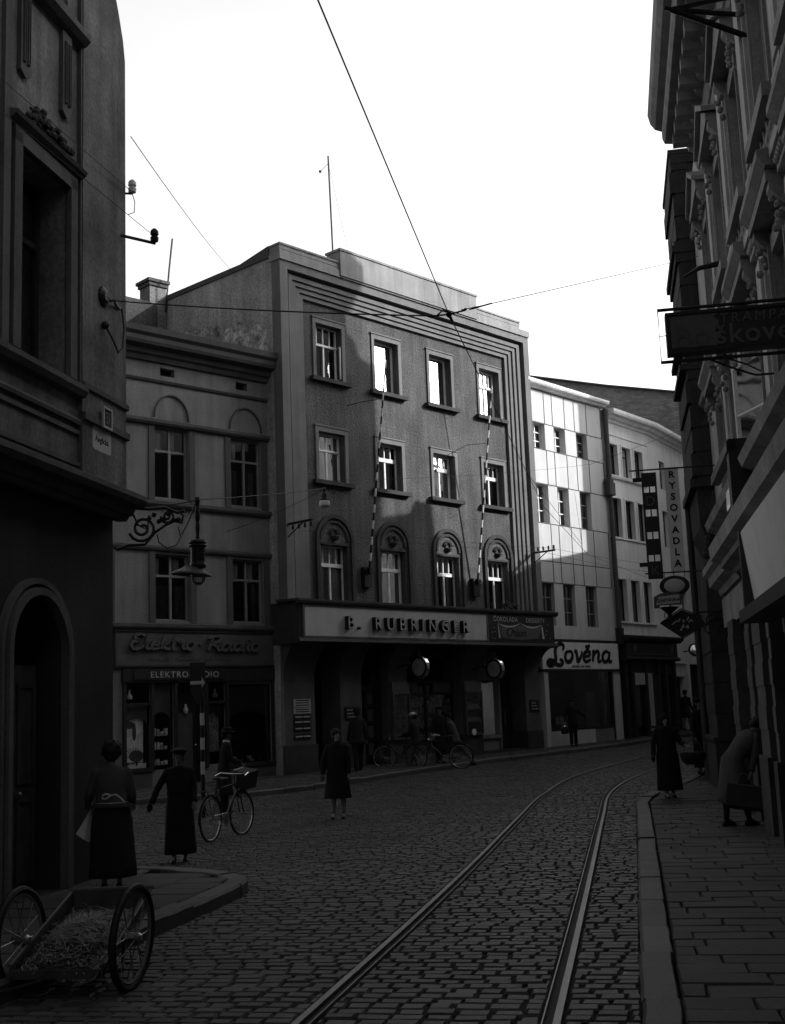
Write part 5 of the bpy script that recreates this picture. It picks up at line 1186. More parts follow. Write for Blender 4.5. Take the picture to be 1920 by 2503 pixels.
for l in ([(-.19,-.01),(-.14,.03),(-.11,.05),(-.07,.05)], [(-.06,.04),(-.03,.10)], [(.02,.02),(.04,.06),(.01,.05)], [(.09,.06),(.13,.12)], [(.12,.02),(.16,.06),(.2,.03)], [(-.02,-.1),(.02,-.02),(.02,-.08)], [(.06,-.08),(.1,-.04),(.1,-.1)], [(-.05,-.11),(-.01,-.12)]): ribbon(mb, l, .026, -.03, -.02)
mb.build('script_stroke', 'let_lt', t)
mb = MB(); mb.tube([(.3,.02,.2),(.9,.02,.22)], .016, 6); mb.tube([(.4,.02,-.05),(.6,.02,.1),(.8,.02,.02),(.95,.02,.15)], .013, 6)
for cx_, cz_, r_ in ((.55,.05,.1),(.72,.12,.07),(.8,-.02,.08),(.5,-.12,.09),(.7,-.14,.07)): mb.tube([(cx_+r_*math.cos(a*.6), .02, cz_+r_*math.sin(a*.6)) for a in range(9)], .011, 5)
mb.build('iron_arm', 'iron', t)
# top right iron stay
t = thing('iron_stay', 'pair of dark iron stays reaching out of the ornate wall at the top right corner', 'bracket', (3.7, 14, 10.3))
mb = MB(); mb.tube([(0,0,0),(.5,.0,-.07),(1.45,0,-.17)], .035, 6); mb.tube([(-.02,0,.0),(1.4,0,-.62)], .04, 6); mb.tube([(-.1,0,.03),(-.02,0,0),(.5,.1,.15),(1.4,.1,.3)], .03, 6); mb.build('bar', 'iron', t)
t = thing('wall_bracket', 'short dark iron arm with a chain fixed over the ornate window', 'bracket', FW.w(5.6, -.1, 8.6), FW.rz)
mb = MB(); mb.tube([(0,0,.1),(-.0,-.35,.05),(0,-.62,-.08)], [.05,.04,.015], 6); mb.build('arm', 'iron', t)

# ------------------------------------------------------------------ wires and lamps
def wire(pts, r, lab, sag=0.0, cat='wire', group='overhead wires', name='overhead_wire'):
    pts = [Vector(p) for p in pts]; P = []
    for a, b in zip(pts[:-1], pts[1:]):
        n_ = 10
        for k in range(n_): q = a.lerp(b, k/n_); q.z -= sag*4*(k/n_)*(1-k/n_); P.append(q)
    P.append(pts[-1]); o = P[0].copy(); mb = MB(); mb.tube([q-o for q in P], r, 6)
    return tag(mb.build(name, 'wire', None, loc=o), lab, cat, group)
hub = Vector((.614, 11.32, 5.6))
wire([(-1.35,0,5.6),(-.29,6,5.6),hub,(1.40,15.39,5.6),(2.89,23.08,5.6),(4.9,30.8,5.6),(8,39,5.8),(14,47,6)], .005, 'tram contact wire running from the top of the view down over the street', name='contact_wire')
wire([FK.w(-.55,-.06,6.93), hub+Vector((-.15,0,-.01))], .0075, 'thick span wire from the hook on the dark corner house to the wire junction', .03, name='span_wire')
wire([hub+Vector((.12,0,.04)), (1.02,11.32,5.69), (4.975,20,9.25), (5.95,22.1,10.12)], .004, 'thin span wire rising from the junction to the ornate house on the right', name='span_wire')
wire([FK.w(.08,-.1,9.35), FR.w(-.6,1.9,15.3)], .006, 'thin wire from the corner house up to the roof edge of the roughcast building', .1)
wire([FK.w(-4.0,-.17,8.35), FK.w(-3.08,-.17,8.38), FK.w(.06,-.1,8.6)], .004, 'thin wire along the corner house to its upper white insulator')
wire([FK.w(-4.0,-.17,7.95), FK.w(-3.08,-.17,8.03), FK.w(.02,-.38,7.98)], .004, 'thin wire along the corner house to its lower bracket insulator')
wire([FR.w(-.62,-1.1,7.05), FR.w(10.9,-1.1,7.25), FP.w(3,-.5,7.3)], .005, 'upper of two wires strung level across the roughcast front', .05)
wire([FR.w(-.62,-.8,6.98), FR.w(10.9,-.8,7.15), FP.w(3,-.4,7.0)], .005, 'lower of two wires strung level across the roughcast front', .08)
wire([FE.w(-2,-.4,6.9), (-1.3,30,7.6), FL.w(2,-1,10.6), (14,44,13)], .005, 'thin wire sloping up across the sunlit windows towards the right', .1)
wire([(2.3,20,5.62), FL.w(1.4,-.8,7.6), FL.w(.2,-1.4,9.3)], .005, 'thin pull-off wire over the white slab front')
t = thing('wire_junction', 'dark insulated junction where the contact wire and the span wires meet', 'wire fitting', hub)
mb = MB(); mb.ball((0,0,0), (.03,.03,.035), 8, 6); mb.tube([(-.12,0,-.012),(-.05,0,.05),(.0,0,.02)], .008, 5); mb.tube([(-.16,0,-.01),(0,0,-.0),(.16,0,.035)], .009, 5); mb.tube([(.15,0,.035),(.17,0,.05)], .014, 5); mb.tube([(.2,0,.04),(.42,0,.095)], .008, 5); mb.tube([(0,0,0),(.03,.0,-.07)], .014, 6); mb.build('clamp', 'iron', t)
t = thing('wall_hook', 'iron rosette and hook holding the span wire on the corner house, with a cable loop', 'wire fitting', FK.w(-.55, -.07, 6.93), FK.rz)
mb = MB(); mb.lathe([(.0,-.05),(.06,-.05),(.12,-.02),(.14,.04)], (-.12,0,0), 12, 'y'); mb.tube([(-.1,-.04,0),(0,-.04,-.02),(.08,-.05,.02),(.2,-.02,.0),(.35,.0,.0)], .016, 6); mb.build('rosette', 'iron', t)
mb = MB(); mb.tube([(.34,-.03,0),(.37,-.05,-.25),(.3,-.06,-.52),(.17,-.06,-.62),(.02,-.06,-.5),(-.1,-.03,-.38),(-.13,-.0,-.36)], .012, 6); mb.ball((-.13,-.03,-.36), .05, 8, 6); mb.build('cable_loop', 'wire', t)
for (x, y, z, arm, lab) in ((.06,-.1,8.6,0,'white insulator on the corner of the dark house'),(.02,-.38,7.92,1,'dark insulator on an iron arm at the corner of the dark house')):
    t = thing('insulator', lab, 'insulator', FK.w(x, y, z), FK.rz, 'insulators on the corner house')
    mb = MB(); mb.lathe([(.015,-.02),(.05,.0),(.055,.05),(.035,.07),(.055,.09),(.05,.14),(.02,.17)], (.06 if not arm else .15,0,0), 10); mb.build('insulator_body', 'enamel' if not arm else 'iron', t)
    mb = MB(); 
    if arm: mb.tube([(-.2,.3,-.02),(.17,0,-.02)], .022, 6)
    else: mb.tube([(.06,0,-.02),(.0,.08,-.03)], .015, 6); mb.tube([(.06,0,-.02),(.14,0,-.1),(.12,0,-.25),(.05,.05,-.3)], .006, 5)
    mb.build('arm', 'iron', t)
t = thing('street_lamp', 'large hanging street lamp with a wide shade beside the scrolled iron bracket', 'street lamp', (-2.42, 15.0, 4.53))
mb = MB(); mb.lathe([(.012,.06),(.03,.05),(.04,.0),(.028,-.03),(.02,-.06),(.03,-.12),(.035,-.2),(.022,-.26),(.03,-.32),(.02,-.42),(.03,-.47)], (0,0,0), 12); mb.build('stem', 'iron', t)
mb = MB(); mb.lathe([(.03,-.47),(.10,-.49),(.115,-.52),(.095,-.535),(.115,-.56),(.09,-.58),(.09,-.76),(.105,-.80),(.10,-.83)], (0,0,0), 16); mb.build('housing', 'iron', t)
mb = MB(); mb.lathe([(.10,-.82),(.14,-.85),(.24,-.90),(.25,-.92),(.23,-.915),(.12,-.88),(.09,-.86)], (0,0,0), 24); mb.build('shade', 'sign_md', t, rot=(0, R(5), 0))
mb = MB(); mb.lathe([(.08,-.86),(.095,-.92),(.08,-1.0),(.04,-1.04),(.0,-1.05)], (0,0,0), 16); mb.build('bulb_glass', 'glass', t)
t = thing('lamp_bracket', 'wrought iron scroll bracket growing from the corner of the dark house', 'bracket', (-3.3, 14.9, 4.2))
mb = MB()
def spiral(cx, cz, r0, r1, turns, a0, n_=26): return [(cx+(r0+(r1-r0)*k/n_)*math.cos(a0+turns*2*PI*k/n_), 0, cz+(r0+(r1-r0)*k/n_)*math.sin(a0+turns*2*PI*k/n_)) for k in range(n_+1)]
mb.tube(spiral(.22,-.0,.17,.03,1.8,R(200)), .02, 6); mb.tube(spiral(.53,.14,.09,.02,1.5,R(180)), .017, 6); mb.tube([(-.1,0,.22),(.1,0,.26),(.3,0,.24),(.5,0,.25),(.65,0,.18),(.74,0,.2)], .02, 6)
mb.tube([(-.1,0,-.25),(.05,0,-.2),(.25,0,-.2),(.38,0,-.05),(.5,0,.03),(.62,0,.08),(.7,0,.05),(.72,0,.14),(.68,0,.2)], .018, 6); mb.tube([(.1,0,.2),(.16,0,.05),(.28,0,-.02),(.3,0,.16)], .014, 6)
for k in range(7): mb.ball((.3+.06*k, 0, .12+.05*math.sin(k*2.0)), .035, 6, 4)
mb.tube([(.4,0,-.08),(.42,0,-.18),(.52,0,-.26),(.64,0,-.22),(.69,0,-.12),(.66,0,.0)], .009, 5); mb.tube([(.7,0,-.1),(.78,0,.05),(.88,0,.3)], .01, 5)
mb.build('scrollwork', 'iron', t)
wire([(-3.1,14.95,4.47), (-2.42,15,4.55), (-1.23,22,5.93)], .0075, 'lamp cable from the scroll bracket over the big lamp to the small pendant lamp', .02, 'cable')
t = thing('pendant_lamp', 'small pendant street lamp with a pale glass bottom hanging on the cable end', 'street lamp', (-1.23, 22, 5.95))
mb = MB(); mb.lathe([(.01,.0),(.03,-.02),(.035,-.1),(.05,-.13),(.06,-.2),(.085,-.22),(.09,-.25)], (0,0,0), 14); mb.build('housing', 'iron', t)
mb = MB(); mb.lathe([(.085,-.25),(.098,-.28),(.095,-.34),(.06,-.37),(.0,-.38)], (0,0,0), 14); mb.build('glass_bottom', 'sign_wh', t)
# arrow signpost
t = thing('signpost', 'black and white banded post with an arrow board standing by the parked bicycle', 'signpost', (-3.86, 24.2, 0), R(-3))
m1, m2 = MB(), MB()
zs_ = [0, .81, 1.05, 1.28, 1.51, 1.75, 1.98, 2.75]
for k in range(7): (m1 if k % 2 == 0 else m2).tube([(0,0,zs_[k]),(0,0,zs_[k+1])], .042, 10)
m1.build('dark_band', 'let_dk', t); m2.build('white_band', 'sign_lt', t)
mb = MB(); mb.prism([(-.22,2.96),(.085,2.96),(.085,2.45),(-.07,2.12),(-.22,2.45)], -.06, -.045); mb.build('board', 'sign_dk', t)
mb = MB(); mb.prism([(-.21,2.60),(.02,2.605),(.01,2.68),(.075,2.57),(.01,2.46),(.02,2.54),(-.21,2.535)], -.072, -.06); mb.build('arrow', 'sign_lt', t)

# ------------------------------------------------------------------ people
def skin_mesh(name, nodes, edges, mat, parent, level=1):
    """one continuous body: nodes {key: (pos, radius)}"""
    me = bpy.data.meshes.new(name); bm = bmesh.new(); lay = bm.verts.layers.skin.verify(); vd = {}
    for i, (k, (p, r)) in enumerate(nodes.items()):
        v = bm.verts.new(p); sk = v[lay]; r = r if isinstance(r, tuple) else (r, r); sk.radius = r; sk.use_root = (i == 0); vd[k] = v
    for a, b in edges: bm.edges.new((vd[a], vd[b]))
    bm.to_mesh(me); bm.free(); me.materials.append(M[mat])
    o = bpy.data.objects.new(name, me); COL.objects.link(o); o.parent = parent
    s = o.modifiers.new('skin', 'SKIN'); s.use_smooth_shade = True
    s2 = o.modifiers.new('sub', 'SUBSURF'); s2.levels = level; s2.render_levels = level
    return o
def person(lab, loc, az, H, coat='cloth_dk', hem=.45, skirt=None, trousers=None, hat=None, hatm='cloth_bk', hair='hair', lean=0, turn=0,
           aR=((.06,.0,-.28),(.03,.10,-.26)), aL=((-.06,.0,-.28),(-.03,.10,-.26)), fR=(.09,.0), fL=(-.09,.0), kR=0, kL=0, bare=None, width=1.0, collar=None, sleeve=None, flare=.06, face='skin', fold=.05, legs='stocking', sit=0, headdown=0, glove=None, extra=None, hairvol=1.0, shoe='shoe'):
    fold *= 1.9
    k = H/1.7; t = thing('person', lab, 'person', loc, R(-az)); W_ = width
    hip = Vector((0, 0, .90)); ln = R(lean)
    def T(p):      # lean the upper body forward about the hip
        p = Vector(p); 
        if p.z <= hip.z: return p*k
        d = p-hip; c, s_ = math.cos(ln), math.sin(ln)
        f = min(1, (p.z-hip.z)/.15); a = ln*f; c, s_ = math.cos(a), math.sin(a)
        return (hip+Vector((d.x, d.y*c+d.z*s_, d.z*c-d.y*s_)))*k
    tr = R(turn)
    def Hd(p):     # head coordinates about the neck base, turned and nodded
        x, y, z = p; hd = R(headdown); z -= 1.50
        y, z = y*math.cos(hd)+z*math.sin(hd), z*math.cos(hd)-y*math.sin(hd)
        x, y = x*math.cos(tr)-y*math.sin(tr), x*math.sin(tr)+y*math.cos(tr); return T((x, y, z+1.50))
    N, Eg = {}, []
    def nd(key, p, r, frm=None, raw=False):
        N[key] = (p if raw else T(p), (r[0]*k, r[1]*k) if isinstance(r, tuple) else r*k)
        if frm: Eg.append((frm, key))
    nd('pelvis', (0,0,.92), (.13*W_,.10)); nd('waist', (0,.0,1.06), (.12*W_,.09), 'pelvis'); nd('chest', (0,.01,1.27), (.14*W_,.10), 'waist'); nd('neck', (0,.0,1.43), .055, 'chest')
    nd('neck2', Hd((0,.01,1.49)), .045, 'neck', True); nd('jaw', Hd((0,.025,1.55)), .058, 'neck2', True); nd('face', Hd((0,.02,1.60)), .078, 'jaw', True); nd('skull', Hd((0,.0,1.655)), .070, 'face', True)
    sh, hands = {}, {}
    for sg, A, nm in ((1, aR, 'r'), (-1, aL, 'l')):
        s0 = T((sg*.165*W_, 0, 1.385)); e = s0+Vector(A[0])*k; h = e+Vector(A[1])*k
        nd('sh'+nm, s0, .05, 'chest', True); nd('el'+nm, e, .036, 'sh'+nm, True); nd('wr'+nm, h, .024, 'el'+nm, True)
        d = (h-e).normalized(); sd_ = d.cross(Vector((0, 1, 0))); sd_ = sd_.normalized() if sd_.length > .1 else Vector((1, 0, 0)); fwd = d.cross(sd_)
        pm = h+d*.05*k; nd('pa'+nm, pm, (.036,.016), 'wr'+nm, True)
        for q in range(4):
            b = pm+d*.035*k+sd_*(q-1.5)*.019*k; L = (.034,.040,.037,.028)[q]*k
            nd('f%d%s' % (q, nm), b, .0085, 'pa'+nm, True); nd('g%d%s' % (q, nm), b+d*L*.9+fwd*L*.25, .0080, 'f%d%s' % (q, nm), True); nd('h%d%s' % (q, nm), b+d*L*1.5+fwd*L*.9, .0070, 'g%d%s' % (q, nm), True)
        tb = h+d*.03*k+sd_*.03*k; nd('t0'+nm, tb, .011, 'wr'+nm, True); nd('t1'+nm, tb+d*.03*k+sd_*.012*k+fwd*.015*k, .009, 't0'+nm, True); nd('t2'+nm, tb+d*.052*k+sd_*.008*k+fwd*.03*k, .008, 't1'+nm, True)
        sh[nm] = (s0, e, h, d)
    lg = {}
    for sg, f, kb, nm in ((1, fR, kR, 'r'), (-1, fL, kL, 'l')):
        hp = Vector((sg*.085*W_, 0, .86))*k; an = Vector((f[0], f[1], .09+(f[2] if len(f) > 2 else 0)))*k; kn = hp.lerp(an, .5)+Vector((0, kb, 0))*k
        nd('hp'+nm, hp, .075, 'pelvis', True); nd('kn'+nm, kn, .052, 'hp'+nm, True); nd('ca'+nm, kn.lerp(an, .35)+Vector((0,-.015,0))*k, .048, 'kn'+nm, True); nd('an'+nm, an, .034, 'ca'+nm, True); nd('to'+nm, an+Vector((0,.12,-.055))*k, .03, 'an'+nm, True)
        lg[nm] = (hp, kn, an)
    skin_mesh('body', N, Eg, face, t)
    # face details and ears
    mb = MB(); mb.loft([[tuple(Hd((x*.6, y-.01, 1.612))) for x, y in ((-.012,.088),(.012,.088),(.0,.09))],[tuple(Hd((x, y, 1.575))) for x, y in ((-.016,.088),(.016,.088),(.0,.122))],[tuple(Hd((x, y, 1.568))) for x, y in ((-.012,.085),(.012,.085),(0,.10))]])
    for sg in (-1, 1): mb.ball(tuple(Hd((sg*.082,.0,1.60))), (.012*k,.02*k,.032*k), 8, 5)
    mb.ball(tuple(Hd((0,.075,1.535))), (.03*k,.022*k,.018*k), 8, 5); mb.build('nose_and_ears', face, t, smooth=True)
    mb = MB()
    for sg in (-1, 1): mb.ball(tuple(Hd((sg*.032,.092,1.606))), (.014*k,.006*k,.008*k), 8, 5); mb.ball(tuple(Hd((sg*.034,.094,1.628))), (.02*k,.006*k,.005*k), 8, 5)
    mb.build('eye', 'eye', t)
    mb = MB(); mb.ball(tuple(Hd((0,.094,1.553))), (.024*k,.006*k,.006*k), 8, 5); mb.build('mouth', 'skin_dk', t)
    if hair:
        mb = MB(); hv = hairvol
        mb.ball(tuple(Hd((0,-.035,1.645))), (.098*k*hv,.10*k*hv,.10*k*hv), 14, 10); mb.ball(tuple(Hd((0,-.07,1.575))), (.075*k*hv,.05*k*hv,.06*k*hv), 10, 8)
        for q in range(18):
            a = rng.uniform(0, 2*PI); b = rng.uniform(-.4, 1.2); mb.ball(tuple(Hd((.085*hv*math.cos(a)*math.cos(b), -.04+.075*hv*math.sin(a)*math.cos(b)-.01, 1.645+.09*hv*math.sin(b)))), .024*k*hv, 6, 4)
        mb.build('hair', hair, t, smooth=True)
    if hat == 'beret': MB().ball(tuple(Hd((.0,-.01,1.70))), (.13*k,.135*k,.045*k), 16, 8).build('beret', hatm, t, smooth=True)
    if hat == 'cap':
        mb = MB(); mb.ball(tuple(Hd((0,-.01,1.685))), (.115*k,.125*k,.07*k), 16, 8); mb.ball(tuple(Hd((0,.10,1.655))), (.075*k,.06*k,.012*k), 12, 6); mb.build('cap', hatm, t, smooth=True)
    if hat == 'brim':
        o = Hd((0,0,1.67)); mb = MB(); mb.lathe([(.17*k,0),(.165*k,.008),(.10*k,.015),(.10*k,.08*k),(.07*k,.11*k),(.0,.10*k)], o, 18); mb.build('hat', hatm, t, smooth=False)
    if hat == 'scarf':
        mb = MB(); mb.ball(tuple(Hd((0,-.025,1.625))), (.108*k,.105*k,.115*k), 16, 10); mb.ball(tuple(Hd((0,-.01,1.52))), (.085*k,.07*k,.06*k), 12, 8); mb.build('headscarf', hatm, t, smooth=True)
    # coat / jacket body
    n = 28; rings = []
    prof = [(1.475,.062,.058,0),(1.455,.095,.075,0),(1.425,.15,.09,0),(1.38,.192,.105,0),(1.30,.198,.125,.005),(1.18,.185,.13,.01),(1.04,.165,.12,.005),(.94,.185,.13,0),(.84,.20,.14,0)]
    z = .74; top_ = .84
    while z > hem+.02: f_ = (top_-z)/max(.05, top_-hem); prof.append((z, .20+flare*f_, .14+flare*.9*f_, 0)); z -= .1
    prof.append((hem, .20+flare, .14+flare*.9, 0)); prof = [q for q in prof if q[0] >= hem-1e-6]
    ph = rng.uniform(0, 6); shift = lambda z_: Vector(((fR[0]+fL[0])/2, (fR[1]+fL[1])/2, 0))*k*max(0, (.8-z_)/.8)
    def ripple(a, z_): f_ = max(0, (1.0-z_))*fold; return 1+f_*(math.sin(5*a+ph)+.6*math.sin(9*a+ph*2))+.012*math.sin(3*a+z_*23+ph)
    for z_, rx, ry, yo in prof:
        r = []
        for j in range(n):
            a = 2*PI*j/n; q = ripple(a, z_); p = (rx*W_*math.cos(a)*q, ry*math.sin(a)*q*(1.0 if z_ > 1.0 else W_)+yo, z_); r.append(tuple(T(p)+shift(z_)))
        rings.append(r)
    o = MB().loft(rings).build('coat' if hem < .8 else 'jacket', coat, t, smooth=True)
    for nm in ('r', 'l'):
        s0, e, h, d = sh[nm]; mb = MB(); inn = (Vector((0, 0, T((0,0,1.385)).z))-s0); inn.z = 0
        pts = [s0-(s0-T((0,0,1.385)))*.25, s0, s0.lerp(e, .5), e, e.lerp(h, .5), h-d*.005*k]; rr = [.046*k,.058*k,.060*k,.055*k,.052*k,.050*k]
        pp = smooth_line3(pts, 4); rs = np.interp(np.linspace(0, 5, len(pp)), range(6), rr); rs = [float(r_)*(1+.05*math.sin(i*1.9+ph)) for i, r_ in enumerate(rs)]
        mb.tube(pp, rs, 12); mb.build('sleeve', sleeve or coat, t, smooth=True)
    if glove:
        for nm in glove[1]: MB().ball(tuple(sh[nm][2]+sh[nm][3]*.06*k), (.045*k,.03*k,.065*k), 10, 8).build('glove', glove[0], t, smooth=True)
    if hem < .45 and coat != 'cloth_blouse' and not lean:
        mb = MB(); rg = []
        for z_, q_ in ((1.03,1.04),(1.07,1.05),(1.08,1.03)): rg.append([tuple(T((.170*W_*q_*math.cos(2*PI*j/20), .125*q_*math.sin(2*PI*j/20)+.005, z_))) for j in range(20)])
        mb.loft(rg, cap=False); mb.build('belt', coat, t, smooth=True)
        mb = MB(); mb.add([T((-.02,.10,1.46)),T((-.09,.10,1.43)),T((-.10,.125,1.33)),T((-.005,.145,1.16)),T((-.01,.125,1.3))], [(0,1,2,3,4)]); mb.add([T((.02,.10,1.46)),T((.09,.10,1.43)),T((.10,.125,1.33)),T((.015,.147,1.16)),T((.01,.125,1.3))], [(4,3,2,1,0)])
        mb.build('lapels', coat, t)
    if collar:
        mb = MB(); rg = []
        for z_, rx, ry in ((1.42,.10,.088),(1.46,.082,.078),(1.50,.072,.07)): rg.append([tuple(T((rx*math.cos(2*PI*j/16), ry*math.sin(2*PI*j/16), z_))) for j in range(16)])
        mb.loft(rg, cap=False); mb.build('collar', collar, t, smooth=True)
    if skirt:
        m_, hz, fl = skirt; rg = []
        for i in range(9):
            z_ = 1.04-(1.04-hz)*i/8; f_ = i/8; r = []
            for j in range(n):
                a = 2*PI*j/n; q = ripple(a, z_); b_ = min(1, i/1.5); r.append(((.155+.05*b_+fl*f_)*W_*math.cos(a)*q*k, (.115+.045*b_+fl*.9*f_)*W_*math.sin(a)*q*k, z_*k))
            rg.append(r)
        MB().loft(rg).build('skirt', m_, t, smooth=True)
    if trousers:
        for nm in ('r', 'l'):
            hp, kn, an = lg[nm]; mb = MB(); pts = [hp+Vector((0,0,.06))*k, hp, hp.lerp(kn,.5), kn, kn.lerp(an,.5), an+Vector((0,0,-.03))*k]; pp = smooth_line3(pts, 4); rs = np.interp(np.linspace(0,5,len(pp)), range(6), [.10*k,.10*k,.088*k,.075*k,.07*k,.07*k])
            mb.tube(pp, [float(r_)*(1+.04*math.sin(i*2.3)) for i, r_ in enumerate(rs)], 12); mb.build('trouser_leg', trousers, t, smooth=True)
    elif legs:
        for nm in ('r', 'l'):
            hp, kn, an = lg[nm]; mb = MB(); mb.tube([kn+Vector((0,0,.1))*k, kn, kn.lerp(an,.35)+Vector((0,-.018,0))*k, an.lerp(kn,.2), an], [.062*k,.056*k,.055*k,.040*k,.038*k], 12); mb.build('stocking', legs, t, smooth=True)
    for nm in ('r', 'l'):
        an = lg[nm][2]; mb = MB(); rg = []
        for y_, rx, h_ in ((-.075,.022,.06),(-.06,.036,.085),(0,.042,.10),(.07,.045,.065),(.13,.042,.05),(.165,.025,.04)):
            rg.append([(an.x+rx*math.cos(a)*k, an.y+(y_)*k, an.z-.09*k+max(0, h_*(.5+.5*math.sin(a)))*k) for a in [2*PI*j/12 for j in range(12)]])
        mb.loft(rg); mb.build('shoe', shoe, t, smooth=True)
    t['_k'] = k; del t['_k']
    return t, sh, T, k
def smooth_line3(P, k=4):
    P = [Vector(p) for p in P]; out = []
    for i in range(len(P)-1):
        p0, p1, p2, p3 = P[max(i-1,0)], P[i], P[i+1], P[min(i+2,len(P)-1)]
        for j in range(k):
            t = j/k; out.append(.5*((2*p1)+(p2-p0)*t+(2*p0-5*p1+4*p2-p3)*t*t+(3*p1-p0-3*p2+p3)*t**3))
    out.append(P[-1]); return out
PZ = .125   # pavement surface above road
# woman in apron, seen from behind
ap, sh, T, k = person('person seen from behind in blouse, dark skirt and white apron tie by the handcart', (-3.10, 13.35, .12), -6, 1.49, coat='cloth_blouse', hem=.98, skirt=('cloth_dk', .16, .05), hair='hair', hairvol=1.25, width=1.12,
    aR=((.05,.02,-.27),(-.02,.20,-.12)), aL=((-.09,.02,-.26),(-.02,.16,-.16)), fold=.03, legs=None, headdown=14)
mb = MB(); rg = []
for z_ in (1.0, 1.035): rg.append([(.200*math.cos(2*PI*j/24)*k, .142*math.sin(2*PI*j/24)*k, z_*k) for j in range(24)])
mb.loft(rg, cap=False); 
mb.tube([(0,-.145,.985),(-.04,-.165,1.0),(-.075,-.17,.985),(-.08,-.165,.955),(-.04,-.165,.95),(0,-.15,.975)], .010, 6); mb.tube([(0,-.15,.98),(.06,-.17,.99),(.10,-.165,.96),(.15,-.155,.91)], .009, 6)
mb.build('apron_tie', 'cloth_wh', ap)
mb = MB(); mb.add([(-.20,.0,.93),(-.24,-.04,.80),(-.36,-.10,.60),(-.28,-.09,.54),(-.23,-.03,.50),(-.20,.04,.60)], [(0,1,2,3),(0,3,4,5)]); mb.build('apron_corner', 'cloth_wh', ap)
person('person in a long black coat and beret walking forward with one arm swung out', (-3.0, 16.8, 0), 176, 1.45, coat='cloth_bk', hem=.13, hat='beret', hatm='cloth_bk', width=1.08, flare=.03, face='skin_dk',
    aR=((.15,.0,-.24),(.10,.05,-.24)), aL=((-.05,.0,-.27),(-.02,.14,-.20)), fR=(.08,.1), fL=(-.08,-.08), glove=('cloth_bk', ('r',)))
person('person in dark coat and brimmed hat with a pale collar behind the parked bicycle', (-3.62, 25.4, .0), 70, 1.62, coat='cloth_bk', hem=.35, hat='brim', hatm='cloth_bk', collar='cloth_wh', trousers='cloth_bk', lean=6, face='skin_dk',
    aR=((.03,.06,-.27),(.0,.22,-.12)), aL=((-.03,.06,-.27),(.0,.22,-.12)))
person('person in dark knee length coat alone in mid street with head turned aside', (-1.18, 22.7, 0), 183, 1.56, coat='cloth_bk', hem=.40, hat=None, hairvol=1.08, turn=28, width=1.05, flare=.05, collar='cloth_dk',
    aR=((.10,.0,-.26),(.02,.04,-.26)), aL=((-.05,.0,-.27),(.0,.04,-.25)), fR=(.10,.03), fL=(-.10,-.02), glove=('cloth_lt', ('r',)), legs='stocking')
person('person in dark clothes walking away past the second pier, behind the woman in the street', (-1.22, 35.0, gz(35)+PZ), -10, 1.70, coat='cloth_dk', hem=.75, trousers='cloth_bk', hat='cap', hatm='cloth_bk', face='skin_dk', fR=(.08,.2), fL=(-.08,-.2), kL=.03, kR=.05)
cap, cs, _, _ = person('person in a white cap, dark jacket and pale trousers pushing a bicycle along the pavement', (.42, 36.1, gz(36.1)+.0), -62, 1.62, coat='cloth_dk', hem=.78, trousers='cloth_lt', hat='cap', hatm='cloth_wh', face='skin_dk',
    aR=((.02,.10,-.24),(-.02,.22,-.08)), aL=((-.02,.10,-.24),(.0,.22,-.08)), fR=(.08,-.22), fL=(-.08,.22), kR=.08, kL=.05, lean=5)
person('person in dark clothes standing behind the bicycle of the person in a light coat', (1.15, 37.0, gz(37)+PZ), 160, 1.62, coat='cloth_bk', hem=.4, hat='beret', trousers='cloth_bk', face='skin_dk')
person('person in a light jacket bending over a bicycle with one leg stretched back', (1.62, 37.2, gz(37.2)+.02), -75, 1.56, coat='cloth_md', hem=.74, trousers='cloth_md', hat='cap', hatm='cloth_bk', lean=18, face='skin_dk',
    aR=((.02,.16,-.20),(-.02,.22,-.12)), aL=((-.02,.16,-.2),(.0,.22,-.12)), fR=(.09,-.55), fL=(-.09,.05), kR=.02, kL=.08)
pk_, ks, _, _ = person('person in dark work clothes carrying a can below the white script sign', (6.0, 43.5, gz(43.5)+PZ), 165, 1.58, coat='cloth_bk', hem=.72, trousers='cloth_bk', hat='cap', hatm='cloth_bk', face='skin_dk',
    aR=((.10,.0,-.26),(.06,.06,-.22)), aL=((-.17,.02,-.20),(-.20,.06,-.14)), fR=(.10,.05), fL=(-.11,-.03))
person('small far figure in a short dark coat walking away at the end of the pavement', (11.95, 52.0, gz(52)+PZ), 40, 1.62, coat='cloth_dk', hem=.55, hat='beret', hatm='cloth_bk', face='skin_dk', fR=(.09,.12), fL=(-.09,-.10), legs='stocking')
person('black silhouetted figure standing close to the bay house pier behind the old woman', (7.05, 29.4, gz(29.4)+PZ), 150, 1.72, coat='cloth_bk', hem=.15, hat='beret', hatm='cloth_bk', face='skin_dk', width=1.05, flare=.0)
bk, bs, _, _ = person('old person in headscarf and long black coat with a basket on the arm', (4.89, 23.1, .11), 176, 1.50, coat='cloth_bk', hem=.16, hat='scarf', hatm='cloth_bk', hair=None, width=1.18, flare=.02, face='skin',
    aR=((.08,.0,-.26),(.03,.05,-.25)), aL=((-.10,.02,-.25),(-.04,.20,-.05)), fR=(.09,.12), fL=(-.09,-.06), glove=('cloth_bk', ('r',)))
bn, ns, _, nk = person('person bending forward in a pale coat with a large bag at the right wall', (4.60, 17.5, .12), 62, 1.66, coat='cloth_md', hem=.34, hat='beret', hatm='cloth_bk', lean=46, headdown=20, face='skin_dk', fold=.06, flare=.10,
    aR=((.05,-.10,-.25),(.02,-.13,-.24)), aL=((-.03,.12,-.24),(.0,.20,-.14)), fR=(.09,.16), fL=(-.09,-.1), legs='cloth_bk', sleeve='cloth_md')

